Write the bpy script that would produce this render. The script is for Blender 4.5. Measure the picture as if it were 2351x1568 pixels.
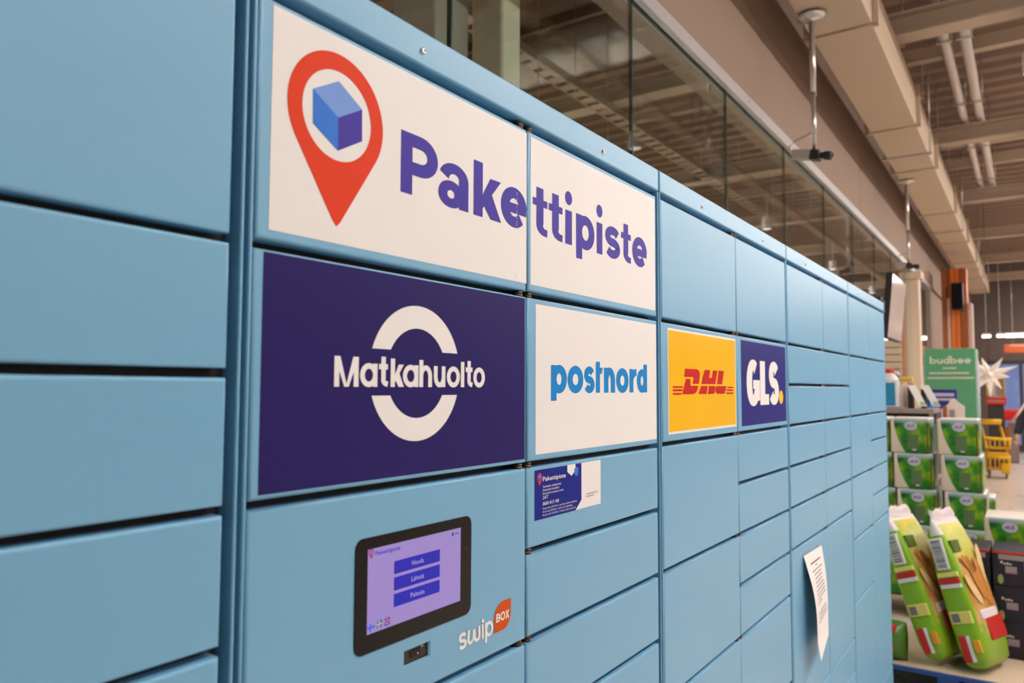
import bpy, bmesh, math, random
from mathutils import Vector, Matrix

random.seed(7)
for o in list(bpy.data.objects):
    bpy.data.objects.remove(o, do_unlink=True)
scene = bpy.context.scene
COL = scene.collection
PI = math.pi

# ------------------------------------------------------------------ camera
D = 0.626          # distance from the camera to the locker fronts (metres); locker dimensions below are in units of D
H = 1.68           # camera height
cam_d = bpy.data.cameras.new('camera')
cam = bpy.data.objects.new('camera', cam_d)
COL.objects.link(cam)
_r = Vector((0.56340072, -0.8261759, 0.00360717))
_u = Vector((-0.05226772, -0.03128534, 0.99814293))
_f = Vector((0.82452878, 0.56254299, 0.06080851))
m4 = Matrix.Identity(4)
for i in range(3):
    m4[i][0], m4[i][1], m4[i][2] = _r[i], _u[i], -_f[i]
m4[0][3], m4[1][3], m4[2][3] = 0.0, -D, H
cam.matrix_world = m4
cam_d.sensor_fit = 'HORIZONTAL'
cam_d.sensor_width = 36.0
cam_d.lens = 36.0 * 1743.0 / 2351.0
cam_d.clip_start = 0.02
cam_d.clip_end = 200
cam_d.dof.use_dof = True
cam_d.dof.focus_distance = 1.35
cam_d.dof.aperture_fstop = 5.0
scene.camera = cam

# ------------------------------------------------------------------ world, exposure
world = bpy.data.worlds.new('world')
scene.world = world
world.use_nodes = True
bg = world.node_tree.nodes['Background']
bg.inputs[0].default_value = (0.42, 0.52, 1.0, 1)      # winter dusk outside the entrance
bg.inputs[1].default_value = 0.48
scene.view_settings.view_transform = 'Standard'
scene.view_settings.look = 'None'
scene.view_settings.gamma = 1.0
scene.view_settings.use_curve_mapping = False
scene.view_settings.exposure = 0.05

LAMP_COL = (1.0, 0.90, 0.845)
LAMP_STRENGTH = 104.0       # bright row over the locker aisle
LAMP_STRENGTH_FAR = 38.0    # dimmer rows across the shop and added ones behind the glass

# ------------------------------------------------------------------ materials
def lin(r, g, b):
    f = lambda c: (c / 255.0 / 12.92) if c / 255.0 <= 0.04045 else ((c / 255.0 + 0.055) / 1.055) ** 2.4
    return (f(r), f(g), f(b), 1.0)

MATS = {}

class NT:
    """small helper to write node graphs"""
    def __init__(s, name):
        s.m = bpy.data.materials.new(name)
        s.m.use_nodes = True
        s.t = s.m.node_tree
        s.n = s.t.nodes
        s.p = s.n['Principled BSDF']
    def add(s, typ, **kw):
        x = s.n.new(typ)
        for k, v in kw.items():
            setattr(x, k, v)
        return x
    def link(s, a, b):
        s.t.links.new(a, b)
    def put(s, sock, v):
        if hasattr(v, 'is_linked'):
            s.link(v, sock)
        else:
            sock.default_value = v
    def math(s, op, a, b=0.0, c=0.0):
        x = s.add('ShaderNodeMath', operation=op)
        s.put(x.inputs[0], a); s.put(x.inputs[1], b); s.put(x.inputs[2], c)
        return x.outputs[0]
    def mix(s, fac, a, b):
        x = s.add('ShaderNodeMix', data_type='RGBA')
        s.put(x.inputs[0], fac); s.put(x.inputs[6], a); s.put(x.inputs[7], b)
        return x.outputs[2]
    def coord(s, which='Object'):
        return s.add('ShaderNodeTexCoord').outputs[which]
    def sep(s, v):
        x = s.add('ShaderNodeSeparateXYZ'); s.link(v, x.inputs[0]); return x.outputs
    def noise(s, vec, scale, detail=2.0, rough=0.5):
        x = s.add('ShaderNodeTexNoise')
        if vec is not None:
            s.link(vec, x.inputs['Vector'])
        x.inputs['Scale'].default_value = scale
        x.inputs['Detail'].default_value = detail
        x.inputs['Roughness'].default_value = rough
        return x.outputs['Fac']
    def ramp(s, fac, stops):
        x = s.add('ShaderNodeValToRGB')
        cr = x.color_ramp
        while len(cr.elements) < len(stops):
            cr.elements.new(0.5)
        for e, (p, c) in zip(cr.elements, stops):
            e.position = p; e.color = c
        s.link(fac, x.inputs[0])
        return x.outputs[0]
    def bump(s, h, strength, dist=0.001):
        x = s.add('ShaderNodeBump')
        x.inputs['Strength'].default_value = strength
        x.inputs['Distance'].default_value = dist
        s.link(h, x.inputs['Height'])
        s.link(x.outputs[0], s.p.inputs['Normal'])

def c4(c):
    return tuple(c) if len(c) == 4 else (c[0], c[1], c[2], 1.0)

def mat(name, color, rough=0.5, metal=0.0, var=0.06, vscale=6.0, bump=0.0, bscale=400.0, spec=0.5, coat=0.0, bdist=0.001):
    """procedural paint / plastic / metal: noise-varied colour plus optional fine bump"""
    if name in MATS:
        return MATS[name]
    t = NT(name)
    col = c4(color)
    co = t.coord('Object')
    if var > 0:
        n = t.noise(co, vscale, 3.0)
        lo = tuple(max(0, x * (1 - var)) for x in col[:3]) + (1,)
        hi = tuple(min(1, x * (1 + var)) for x in col[:3]) + (1,)
        t.link(t.mix(n, lo, hi), t.p.inputs['Base Color'])
    else:
        t.p.inputs['Base Color'].default_value = col
    t.p.inputs['Roughness'].default_value = rough
    t.p.inputs['Metallic'].default_value = metal
    t.p.inputs['Specular IOR Level'].default_value = spec
    if coat:
        t.p.inputs['Coat Weight'].default_value = coat
        t.p.inputs['Coat Roughness'].default_value = 0.24
    if bump > 0:
        t.bump(t.noise(co, bscale, 2.0), bump, bdist)
    MATS[name] = t.m
    return t.m

def emit(name, color, strength, base=(0.8, 0.8, 0.8, 1)):
    if name in MATS:
        return MATS[name]
    t = NT(name)
    t.p.inputs['Base Color'].default_value = c4(base)
    t.p.inputs['Emission Color'].default_value = c4(color)
    t.p.inputs['Emission Strength'].default_value = strength
    t.p.inputs['Roughness'].default_value = 0.4
    t.p.inputs['Specular IOR Level'].default_value = 0.08
    MATS[name] = t.m
    return t.m

def glass_mat(name, tint, rough=0.0, ior=1.5, maxref=1.0):
    t = NT(name)
    tr = t.add('ShaderNodeBsdfTransparent'); tr.inputs[0].default_value = c4(tint)
    gl = t.add('ShaderNodeBsdfGlossy'); gl.inputs['Roughness'].default_value = rough
    lw = t.add('ShaderNodeLayerWeight'); lw.inputs[0].default_value = .5
    r0 = ((ior - 1) / (ior + 1)) ** 2
    fr = t.math('MULTIPLY_ADD', t.math('POWER', lw.outputs['Facing'], 5.0), 1 - r0, r0)      # Schlick, same from both sides of the pane
    dirt = t.noise(t.coord('Object'), 3.0, 4.0)
    gl.inputs['Color'].default_value = (1, 1, 1, 1)
    t.link(t.math('MULTIPLY_ADD', dirt, 0.012, rough), gl.inputs['Roughness'])
    mx = t.add('ShaderNodeMixShader')
    t.link(fr, mx.inputs[0]); t.link(tr.outputs[0], mx.inputs[1]); t.link(gl.outputs[0], mx.inputs[2])
    out = t.n['Material Output']
    t.link(mx.outputs[0], out.inputs['Surface'])
    MATS[name] = t.m
    return t.m

BLUE = mat('blue_powder_coat', (0.188, 0.445, 0.66), 0.37, var=0.035, vscale=3.0, bump=0.10, bscale=1500.0, bdist=0.0003, spec=0.32, coat=0.12)
DARK = mat('dark_steel', (0.030, 0.024, 0.022), 0.55, var=0.3, vscale=12)
BRONZE = mat('bronze_hinge', (0.10, 0.058, 0.042), 0.32, metal=0.9)
CHROME = mat('chrome', (0.75, 0.72, 0.70), 0.18, metal=1.0)
WHITE = mat('white_vinyl', (0.87, 0.86, 0.85), 0.45, var=0.015, vscale=8, bump=0.06, bscale=1800, bdist=0.0003, spec=0.08)
INDIGO = mat('indigo_ink', (0.068, 0.050, 0.37), 0.45, var=0.04, spec=0.08)
NAVY = mat('navy_vinyl', (0.026, 0.019, 0.125), 0.38, var=0.05, bump=0.05, bscale=1500, bdist=0.0003, spec=0.08)
NAVY2 = mat('royal_navy_vinyl', (0.026, 0.026, 0.20), 0.35, var=0.05, spec=0.08)
REDINK = mat('orange_red_ink', (0.74, 0.058, 0.020), 0.45, var=0.03, spec=0.08)
CUBE_T = mat('pale_blue_ink', (0.20, 0.36, 0.78), 0.45, var=0.02, spec=0.08)
CUBE_L = mat('mid_blue_ink', (0.05, 0.20, 0.70), 0.45, var=0.02, spec=0.08)
POSTBLUE = mat('cyan_blue_ink', (0.012, 0.25, 0.66), 0.45, var=0.03, spec=0.08)
DYELLOW = mat('yellow_vinyl', (0.93, 0.52, 0.010), 0.24, var=0.02, bump=0.35, bscale=420, bdist=0.0006, spec=0.08)
DRED = mat('dark_red_ink', (0.60, 0.018, 0.014), 0.35, var=0.03, spec=0.08)
GDOT = mat('yellow_ink', (0.93, 0.58, 0.012), 0.40, var=0.02, spec=0.08)
SWORANGE = mat('burnt_orange_ink', (0.62, 0.095, 0.012), 0.45, var=0.03, spec=0.08)
BEZEL = mat('black_gloss_plastic', (0.004, 0.004, 0.004), 0.10, var=0.1, spec=0.22)
BLACK = mat('matt_black_plastic', (0.010, 0.009, 0.010), 0.5, var=0.2)
PAPER = mat('white_paper', (0.88, 0.86, 0.84), 0.7, var=0.02)
GREYINK = mat('grey_ink', (0.16, 0.13, 0.12), 0.7)
BEIGE = mat('cream_wall_paint', (0.255, 0.175, 0.125), 0.7, var=0.05, vscale=1.2)
DUCTPAINT = mat('cream_duct_paint', (0.54, 0.42, 0.30), 0.6, var=0.04, vscale=1.5)
DECK = mat('brown_roof_deck', (0.27, 0.18, 0.125), 0.6, var=0.12, vscale=0.8)
STEEL = mat('galvanised_steel', (0.55, 0.53, 0.52), 0.35, metal=0.8, var=0.15, vscale=5)
ALU = mat('grey_aluminium', (0.42, 0.40, 0.40), 0.42, metal=0.6, var=0.06)
PIPEW = mat('white_pipe', (0.70, 0.62, 0.56), 0.4, var=0.04)
GREENEDGE = mat('green_glass_edge', (0.02, 0.05, 0.035), 0.15, var=0.1)

# ------------------------------------------------------------------ mesh helpers
ORG = {}           # world origin of every object made here (no rotated parents unless built locally)

class MB:
    def __init__(s):
        s.v = []; s.f = []; s.mi = []; s.sm = []
    def poly(s, pts, mi=0, smooth=False):
        b = len(s.v)
        s.v += [Vector(p) for p in pts]
        s.f.append(tuple(range(b, b + len(pts)))); s.mi.append(mi); s.sm.append(smooth)
    def raw(s, vs, fs, mi=0, smooth=False):
        b = len(s.v)
        s.v += [Vector(p) for p in vs]
        for f in fs:
            s.f.append(tuple(i + b for i in f)); s.mi.append(mi); s.sm.append(smooth)
    def box(s, a, b, mi=0):
        x0, y0, z0 = (min(a[i], b[i]) for i in range(3)); x1, y1, z1 = (max(a[i], b[i]) for i in range(3))
        vs = [(x0,y0,z0),(x1,y0,z0),(x1,y1,z0),(x0,y1,z0),(x0,y0,z1),(x1,y0,z1),(x1,y1,z1),(x0,y1,z1)]
        fs = [(0,3,2,1),(4,5,6,7),(0,1,5,4),(1,2,6,5),(2,3,7,6),(3,0,4,7)]
        s.raw(vs, fs, mi)
    def rbox(s, a, b, r, seg=2, mi=0):
        bm = bmesh.new()
        bmesh.ops.create_cube(bm, size=1.0)
        c = [(a[i] + b[i]) / 2 for i in range(3)]; d = [abs(b[i] - a[i]) for i in range(3)]
        for v in bm.verts:
            v.co = Vector((c[0] + v.co.x * d[0], c[1] + v.co.y * d[1], c[2] + v.co.z * d[2]))
        r = min(r, min(d) * 0.49)
        bmesh.ops.bevel(bm, geom=bm.edges[:] , offset=r, segments=seg, profile=0.5, affect='EDGES')
        s.frombm(bm, mi, True)
    def frombm(s, bm, mi=0, smooth=False):
        bm.verts.ensure_lookup_table(); bm.verts.index_update()
        b = len(s.v)
        s.v += [v.co.copy() for v in bm.verts]
        bm.normal_update()
        for f in bm.faces:
            s.f.append(tuple(v.index + b for v in f.verts)); s.mi.append(mi)
            nn = f.normal; s.sm.append(smooth and max(abs(nn.x), abs(nn.y), abs(nn.z)) < .999)
        bm.free()
    def tube(s, pts, r, n=10, mi=0, cap=True):
        pts = [Vector(p) for p in pts]
        rs = r if isinstance(r, (list, tuple)) else [r] * len(pts)
        rings = []
        for i, p in enumerate(pts):
            t = (pts[min(i + 1, len(pts) - 1)] - pts[max(i - 1, 0)]).normalized()
            a = Vector((0, 0, 1)) if abs(t.z) < 0.9 else Vector((1, 0, 0))
            n1 = t.cross(a).normalized(); n2 = t.cross(n1)
            rings.append([p + (n1 * math.cos(2 * PI * k / n) + n2 * math.sin(2 * PI * k / n)) * rs[i] for k in range(n)])
        b = len(s.v)
        for rg in rings:
            s.v += rg
        for i in range(len(pts) - 1):
            for k in range(n):
                s.f.append((b + i * n + k, b + i * n + (k + 1) % n, b + (i + 1) * n + (k + 1) % n, b + (i + 1) * n + k))
                s.mi.append(mi); s.sm.append(True)
        if cap:
            s.f.append(tuple(b + k for k in reversed(range(n)))); s.mi.append(mi); s.sm.append(False)
            e = b + (len(pts) - 1) * n
            s.f.append(tuple(e + k for k in range(n))); s.mi.append(mi); s.sm.append(False)
    def lathe(s, prof, c, axis='z', n=16, mi=0):
        c = Vector(c); b = len(s.v); m = len(prof)
        for (r, h) in prof:
            for k in range(n):
                a = 2 * PI * k / n
                if axis == 'z': q = Vector((r * math.cos(a), r * math.sin(a), h))
                elif axis == 'y': q = Vector((r * math.cos(a), h, r * math.sin(a)))
                else: q = Vector((h, r * math.cos(a), r * math.sin(a)))
                s.v.append(c + q)
        for i in range(m - 1):
            for k in range(n):
                s.f.append((b + i * n + k, b + i * n + (k + 1) % n, b + (i + 1) * n + (k + 1) % n, b + (i + 1) * n + k))
                s.mi.append(mi); s.sm.append(True)
        for e in (0, m - 1):
            if prof[e][0] > 1e-6:
                s.f.append(tuple(b + e * n + k for k in range(n))); s.mi.append(mi); s.sm.append(False)
    def flat(s, polys, y, mi=0):
        """polygons given in locker units (x, z) laid on the plane y (metres)"""
        for p in polys:
            s.poly([(x * D, y, H + z * D) for x, z in p], mi)
    def mesh(s, name, mats, org):
        me = bpy.data.meshes.new(name)
        me.from_pydata([tuple(v - org) for v in s.v], [], s.f)
        for m in (mats if isinstance(mats, (list, tuple)) else [mats]):
            me.materials.append(m)
        me.polygons.foreach_set('material_index', s.mi)
        me.polygons.foreach_set('use_smooth', s.sm)
        me.validate(); me.update()
        return me
    def build(s, name, mats, parent=None, org=None, fix=False):
        po = ORG.get(parent.name, Vector((0, 0, 0))) if parent else Vector((0, 0, 0))
        if org is None:
            org = po if parent else Vector((sum(v.x for v in s.v) / len(s.v), sum(v.y for v in s.v) / len(s.v), min(v.z for v in s.v)))
        org = Vector(org)
        me = s.mesh(name, mats, org)
        if fix:
            bm = bmesh.new(); bm.from_mesh(me); bmesh.ops.recalc_face_normals(bm, faces=bm.faces[:]); bm.to_mesh(me); bm.free()
        return link(name, me, parent, org)

def link(name, me, parent, org):
    o = bpy.data.objects.new(name, me)
    COL.objects.link(o)
    o.location = Vector(org) - (ORG.get(parent.name, Vector((0, 0, 0))) if parent else Vector((0, 0, 0)))
    if parent:
        o.parent = parent
    ORG[o.name] = Vector(org)
    return o

def thing(name, label, cat, loc=(0, 0, 0), group=None, rot=None):
    o = bpy.data.objects.new(name, None)
    o.empty_display_size = 0.05
    COL.objects.link(o)
    o.location = loc
    if rot: o.rotation_euler = rot
    ORG[o.name] = Vector(loc)
    return tag(o, label, cat, group)

def tag(o, label=None, cat=None, group=None, kind=None):
    if label: o['label'] = label
    if cat: o['category'] = cat
    if group: o['group'] = group
    if kind: o['kind'] = kind
    return o

def dup(root, loc, label, rot=None):
    """copy of a thing with copies of its parts and sub-parts"""
    r = root.copy(); COL.objects.link(r); r.location = loc
    if rot is not None: r.rotation_euler = rot
    r['label'] = label
    for ch in list(root.children):
        c = ch.copy(); COL.objects.link(c); c.parent = r
        for g in ch.children:
            d = g.copy(); COL.objects.link(d); d.parent = c
    return r

# ------------------------------------------------------------------ stroke lettering
def arc(cx, cz, rx, rz, a0, a1, n=14):
    return [(cx + rx * math.cos(math.radians(a0 + (a1 - a0) * i / n)), cz + rz * math.sin(math.radians(a0 + (a1 - a0) * i / n))) for i in range(n + 1)]

def strip(pts, wv, wh=None, closed=False):
    """thick polyline as quads; wv = thickness of vertical runs, wh = of horizontal runs"""
    wh = wv if wh is None else wh
    P = [p for i, p in enumerate(pts) if i == 0 or (abs(p[0] - pts[i - 1][0]) + abs(p[1] - pts[i - 1][1])) > 1e-7]
    if closed and abs(P[0][0] - P[-1][0]) + abs(P[0][1] - P[-1][1]) < 1e-6:
        P = P[:-1]
    n = len(P); L = []; Rr = []
    for i in range(n):
        ds = []
        if closed or i > 0:
            a = P[i - 1]; ds.append((P[i][0] - a[0], P[i][1] - a[1]))
        if closed or i < n - 1:
            b = P[(i + 1) % n]; ds.append((b[0] - P[i][0], b[1] - P[i][1]))
        ds = [(x / math.hypot(x, z), z / math.hypot(x, z)) for x, z in ds]
        tx = sum(d[0] for d in ds); tz = sum(d[1] for d in ds); l = math.hypot(tx, tz) or 1
        tx /= l; tz /= l
        cosh = max(0.5, abs(tx * ds[0][0] + tz * ds[0][1]))
        w = math.sqrt((wv * tz) ** 2 + (wh * tx) ** 2) / 2 / cosh
        L.append((P[i][0] - tz * w, P[i][1] + tx * w)); Rr.append((P[i][0] + tz * w, P[i][1] - tx * w))
    q = []
    for i in range(n if closed else n - 1):
        j = (i + 1) % n
        q.append([Rr[i], Rr[j], L[j], L[i]])
    return q

def rect(x0, x1, z0, z1):
    return [[(x0, z0), (x1, z0), (x1, z1), (x0, z1)]]

def disc(cx, cz, rx, rz, n=28):
    return [[(cx + rx * math.cos(2 * PI * k / n), cz + rz * math.sin(2 * PI * k / n)) for k in range(n)]]

def glyph(ch, x0, x1, B, X, C, wv, wh, dsc=None, style=''):
    """strokes of one letter fitted into x0..x1; B baseline, X x-height line, C cap / ascender line"""
    a, b = wv / 2, wh / 2
    xh = X - B; W = x1 - x0; cx = (x0 + x1) / 2; cz = (B + X) / 2
    dsc = 0.30 * xh if dsc is None else dsc
    ov = xh * 0.015
    ring = lambda l, r, z0, z1: strip(arc((l + r) / 2, (z0 + z1) / 2, (r - l) / 2 - a, (z1 - z0) / 2 - b, 0, 360, 32), wv, wh, True)
    if ch == 'o': return ring(x0, x1, B - ov, X + ov)
    if ch == 'O': return ring(x0, x1, B - ov, C + ov)
    if ch in 'lI': return rect(x0, x1, B, C)
    if ch == 'i':
        return rect(cx - a, cx + a, B, X) + disc(cx, C - wv * 0.50, wv * 0.56, wv * 0.56)
    if ch == 'P':
        zb = B + 0.33 * (C - B); xs = x0 + 0.52 * W
        return rect(x0, x0 + wv, B, C) + strip([(x0 + a, C - b)] + arc(xs, (C + zb) / 2, x1 - a - xs, (C - zb) / 2 - b, 90, -90) + [(x0 + a, zb + b)], wv, wh)
    if ch == 'B':
        zm = (B + C) / 2; xs = x0 + 0.5 * W; q = rect(x0, x0 + wv, B, C)
        q += strip([(x0 + a, C - b)] + arc(xs, (C - b + zm) / 2, x1 - a - xs - .06 * W, (C - b - zm) / 2, 90, -90, 8) + [(x0 + a, zm)], wv, wh)
        q += strip([(x0 + a, zm)] + arc(xs, (zm + B + b) / 2, x1 - a - xs, (zm - B - b) / 2, 90, -90, 8) + [(x0 + a, B + b)], wv, wh)
        return q
    if ch == 'X': return strip([(x0 + a, B), (x1 - a, C)], wv, wh) + strip([(x0 + a, C), (x1 - a, B)], wv, wh)
    if ch == 'a' and 's' in style:                      # single-storey
        return ring(x0, x1, B - ov, X + ov) + rect(x1 - wv, x1, B, X)
    if ch == 'a':
        ht = wh * .86; hb = wh * .76; rz = .25 * xh
        q = rect(x1 - wv, x1, B, X - rz - ht / 2)
        q += strip(arc(cx + .01 * W, X - rz - ht / 2 + ov, W / 2 - a - .01 * W, rz, 168, 0, 18) + [(x1 - a, X - rz - ht)], wv, ht)
        zt = B + .60 * xh; xr = x1 - .55 * wv
        q += strip(arc((x0 + xr) / 2, (B + zt) / 2 - ov / 2, (xr - x0) / 2 - a * .92, (zt - B) / 2 - hb / 2 + ov / 2, 0, 360, 28), wv * .92, hb, True)
        return q
    if ch == 'k':
        s = x0 + wv
        q = rect(x0, s, B, C)
        q.append([(s - .01 * W, B + .20 * xh), (x1 - .02 * W, X), (x1 - .02 * W - 1.22 * wv, X), (s - .01 * W, B + .53 * xh)])
        q.append([(s + .03 * W, B + .30 * xh), (x1 - 1.25 * wv, B), (x1, B), (s + .03 * W + .86 * wv, B + .66 * xh)])
        return q
    if ch == 'e':
        return strip(arc(cx, cz, W / 2 - a, xh / 2 - b + ov, 0, 318, 30), wv, wh) + rect(x0 + a, x1 - .02 * W, cz - b * 1.05, cz + b * 0.75)
    if ch == 't':
        T = X + 0.32 * xh if 'T' not in style else C
        xs = x0 + 0.25 * W; sc = xs + a
        q = rect(x0, x1, X - wh, X)
        q += rect(xs, xs + wv, X - wh, T)
        q += strip([(sc, X - b)] + [(sc, B + .30 * xh)] + arc(sc + .30 * xh, B + .30 * xh, .30 * xh, .30 * xh - b, 180, 262, 8) + [(x1, B + b - .005 * xh)], wv, wh)
        return q
    if ch == 'p': return rect(x0, x0 + wv, B - dsc, X) + ring(x0, x1, B - ov, X + ov)
    if ch == 'b': return rect(x0, x0 + wv, B, C) + ring(x0, x1, B - ov, X + ov)
    if ch == 'd': return rect(x1 - wv, x1, B, C) + ring(x0, x1, B - ov, X + ov)
    if ch in 'nh':
        rz = 0.40 * xh
        return rect(x0, x0 + wv, B, C if ch == 'h' else X) + strip(arc(cx, X - rz - b + ov, W / 2 - a, rz, 180, 0, 16) + [(x1 - a, B)], wv, wh)
    if ch == 'u':
        rz = 0.40 * xh
        return rect(x1 - wv, x1, B, X) + strip([(x0 + a, X)] + arc(cx, B + rz + b - ov, W / 2 - a, rz, 180, 360, 16), wv, wh)
    if ch == 'r':
        rz = 0.40 * xh
        return rect(x0, x0 + wv, B, X) + strip(arc(x1, X - rz - b + ov, W - a, rz, 180, 92, 10), wv, wh)
    if ch in 'sS':
        top = (X if ch == 's' else C) + ov; bt = B - ov
        rx = W / 2 - a; rz = (top - bt - wh) / 4
        up = arc(cx, top - b - rz, rx, rz, 22, 270, 18); dn = arc(cx, bt + b + rz, rx, rz, 90, -158, 18)
        return strip(up + dn[1:], wv, wh)
    if ch == 'w':
        k = W / 4
        return strip([(x0 + a, X)] + arc(x0 + k, B + .34 * xh, k - a * .6, .34 * xh - b, 180, 360, 10) + [(cx, X - .1 * xh)], wv * .95, wh) + \
               strip([(cx, X - .1 * xh)] + arc(x1 - k, B + .34 * xh, k - a * .6, .34 * xh - b, 180, 360, 10) + [(x1 - a, X)], wv * .95, wh)
    if ch == 'M':
        q = rect(x0, x0 + wv, B, C) + rect(x1 - wv, x1, B, C)
        q.append([(x0, C), (cx - a * .9, B), (cx + a * .3, B), (x0 + wv * 1.15, C)])
        q.append([(x1 - wv * 1.15, C), (cx - a * .3, B), (cx + a * .9, B), (x1, C)])
        return q
    if ch == 'L': return rect(x0, x0 + wv, B, C) + rect(x0, x1, B, B + wh)
    if ch == 'G':
        zc = (B + C) / 2
        return strip(arc(cx, zc, W / 2 - a, (C - B) / 2 - b + ov, 52, 318, 28), wv, wh) + rect(x1 - wv, x1, B + .02, zc + .01) + rect(cx - .02 * W, x1, zc - wh * .55, zc + .012)
    return []

def word(items, B, X, C, wv, wh, style='', dsc=None):
    q = []
    for it in items:
        q += glyph(it[0], it[1], it[2], B, X, C, wv, wh, dsc, it[3] if len(it) > 3 else style)
    return q

def layered(polys, tol=2e-5):
    """lowest free layer for each polygon so that overlapping strokes never share one plane"""
    def axes(p):
        for i in range(len(p)):
            x, z = p[(i + 1) % len(p)][0] - p[i][0], p[(i + 1) % len(p)][1] - p[i][1]
            l = math.hypot(x, z)
            if l > 1e-9: yield (-z / l, x / l)
    def hit(a, b):
        for ax in list(axes(a)) + list(axes(b)):
            A = [q[0] * ax[0] + q[1] * ax[1] for q in a]; Bq = [q[0] * ax[0] + q[1] * ax[1] for q in b]
            if max(A) <= min(Bq) + tol or max(Bq) <= min(A) + tol: return False
        return True
    bbs = [(min(q[0] for q in p), max(q[0] for q in p), min(q[1] for q in p), max(q[1] for q in p)) for p in polys]
    lay = []
    for i, p in enumerate(polys):
        used = set()
        for j in range(i):
            a, b = bbs[i], bbs[j]
            if lay[j] not in used and a[0] < b[1] and b[0] < a[1] and a[2] < b[3] and b[2] < a[3] and hit(p, polys[j]): used.add(lay[j])
        k = 0
        while k in used: k += 1
        lay.append(k)
    return lay

def text_polys(s, x0, z0, size, width=None, bold=0.0):
    """small print set in Blender's built-in typeface; returns polygons in locker units, left end x0, baseline z0"""
    cu = bpy.data.curves.new('t', 'FONT'); cu.body = s; cu.size = 1.0; cu.resolution_u = 2; cu.offset = bold; cu.fill_mode = 'FRONT'
    ob = bpy.data.objects.new('t', cu); COL.objects.link(ob)
    dg = bpy.context.evaluated_depsgraph_get(); dg.update()
    me = bpy.data.meshes.new_from_object(ob.evaluated_get(dg))
    xs = [v.co.x for v in me.vertices] or [0, 1]
    sx = size if width is None else width / max(1e-6, (max(xs) - min(xs)))
    x_min = min(xs)
    out = [[(x0 + (me.vertices[i].co.x - x_min) * sx, z0 + me.vertices[i].co.y * size) for i in p.vertices] for p in me.polygons]
    bpy.data.objects.remove(ob); bpy.data.curves.remove(cu); bpy.data.meshes.remove(me)
    return out

def pin_polys(cx, cz, R, r, tipz):
    """map-pin: ring quads between the teardrop outline and the round hole"""
    d = cz - tipz; half = math.acos(R / d); rt = .05 * R          # rt: small round at the tip
    n = 128; out = []; inner = []
    for k in range(n):
        an = -PI / 2 + 2 * PI * k / n
        off = abs((an + PI / 2 + PI) % (2 * PI) - PI)               # angle away from straight down
        rad = R if off >= half else R / math.cos(half - off)
        p = (cx + rad * math.cos(an), cz + rad * math.sin(an))
        if p[1] < tipz + rt * .8: p = (cx + (p[0] - cx), tipz + rt * .8)
        out.append(p); inner.append((cx + r * math.cos(an), cz + r * math.sin(an)))
    return [[out[i], out[(i + 1) % n], inner[(i + 1) % n], inner[i]] for i in range(n)]

def cube_polys(cx, cz, s):
    """three visible faces (top, left, right) of the parcel in the pin; s = scale against the big logo"""
    A = [(-.0585, .031), (0, .064), (.0575, .030), (0, -.002), (-.0575, -.029), (0, -.062), (.0585, -.029)]
    p = [(cx + x * s, cz + z * s) for x, z in A]
    return [p[0], p[3], p[2], p[1]], [p[0], p[4], p[5], p[3]], [p[3], p[5], p[6], p[2]]

# ================================================================== THE SETTING
XA, XB, YF, YB, ZC = -6.0, 24.5, -13.0, 6.0, 5.2

t = NT('polished_beige_floor')
co = t.coord('Object')
n1 = t.noise(co, 1.3, 4.0); n2 = t.noise(co, 60.0, 2.0)
t.link(t.mix(n2, t.mix(n1, (0.58, 0.49, 0.41, 1), (0.66, 0.57, 0.48, 1)), (0.62, 0.53, 0.45, 1)), t.p.inputs['Base Color'])
t.link(t.math('MULTIPLY_ADD', n1, 0.15, 0.22), t.p.inputs['Roughness'])
FLOORM = t.m

b = MB(); b.box((XA, YF, -0.08), (XB + 1.5, YB, 0.0))
tag(b.build('floor', FLOORM, org=(0, 0, 0)), 'polished beige shop floor', kind='structure')

# corrugated roof deck, ridges running across the aisle
b = MB()
x = XA; p = 0.32; prof = []
while x < XB:
    prof += [(x, ZC), (x + p * .40, ZC), (x + p * .52, ZC + .07), (x + p * .88, ZC + .07)]
    x += p
prof.append((x, ZC))
for (xa, za), (xb, zb) in zip(prof[:-1], prof[1:]):
    b.poly([(xa, YF, za), (xa, YB, za), (xb, YB, zb), (xb, YF, zb)])
b.box((XA, YF, ZC + .09), (XB, YB, ZC + .2))
ceiling = tag(b.build('ceiling', DECK, org=(0, 0, ZC)), 'brown corrugated metal roof deck', kind='structure')
BEAMM = mat('cream_beam_paint', (0.48, 0.37, 0.27), 0.55, var=0.06, vscale=2)
me_beam = None
for xb in (-3.1, 0.05, 3.2, 6.42, 9.55, 12.7, 15.9, 19.1, 22.2):
    org = Vector((xb, -3.5, 4.38))
    if me_beam is None:
        b = MB()
        b.box((xb - .09, YF, 4.38), (xb + .09, YB, 4.398)); b.box((xb - .012, YF, 4.398), (xb + .012, YB, 4.545)); b.box((xb - .09, YF, 4.545), (xb + .09, YB, 4.563))
        me_beam = b.mesh('ceiling_beam', BEAMM, org)
    link('ceiling_beam', me_beam, ceiling, org)

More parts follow.
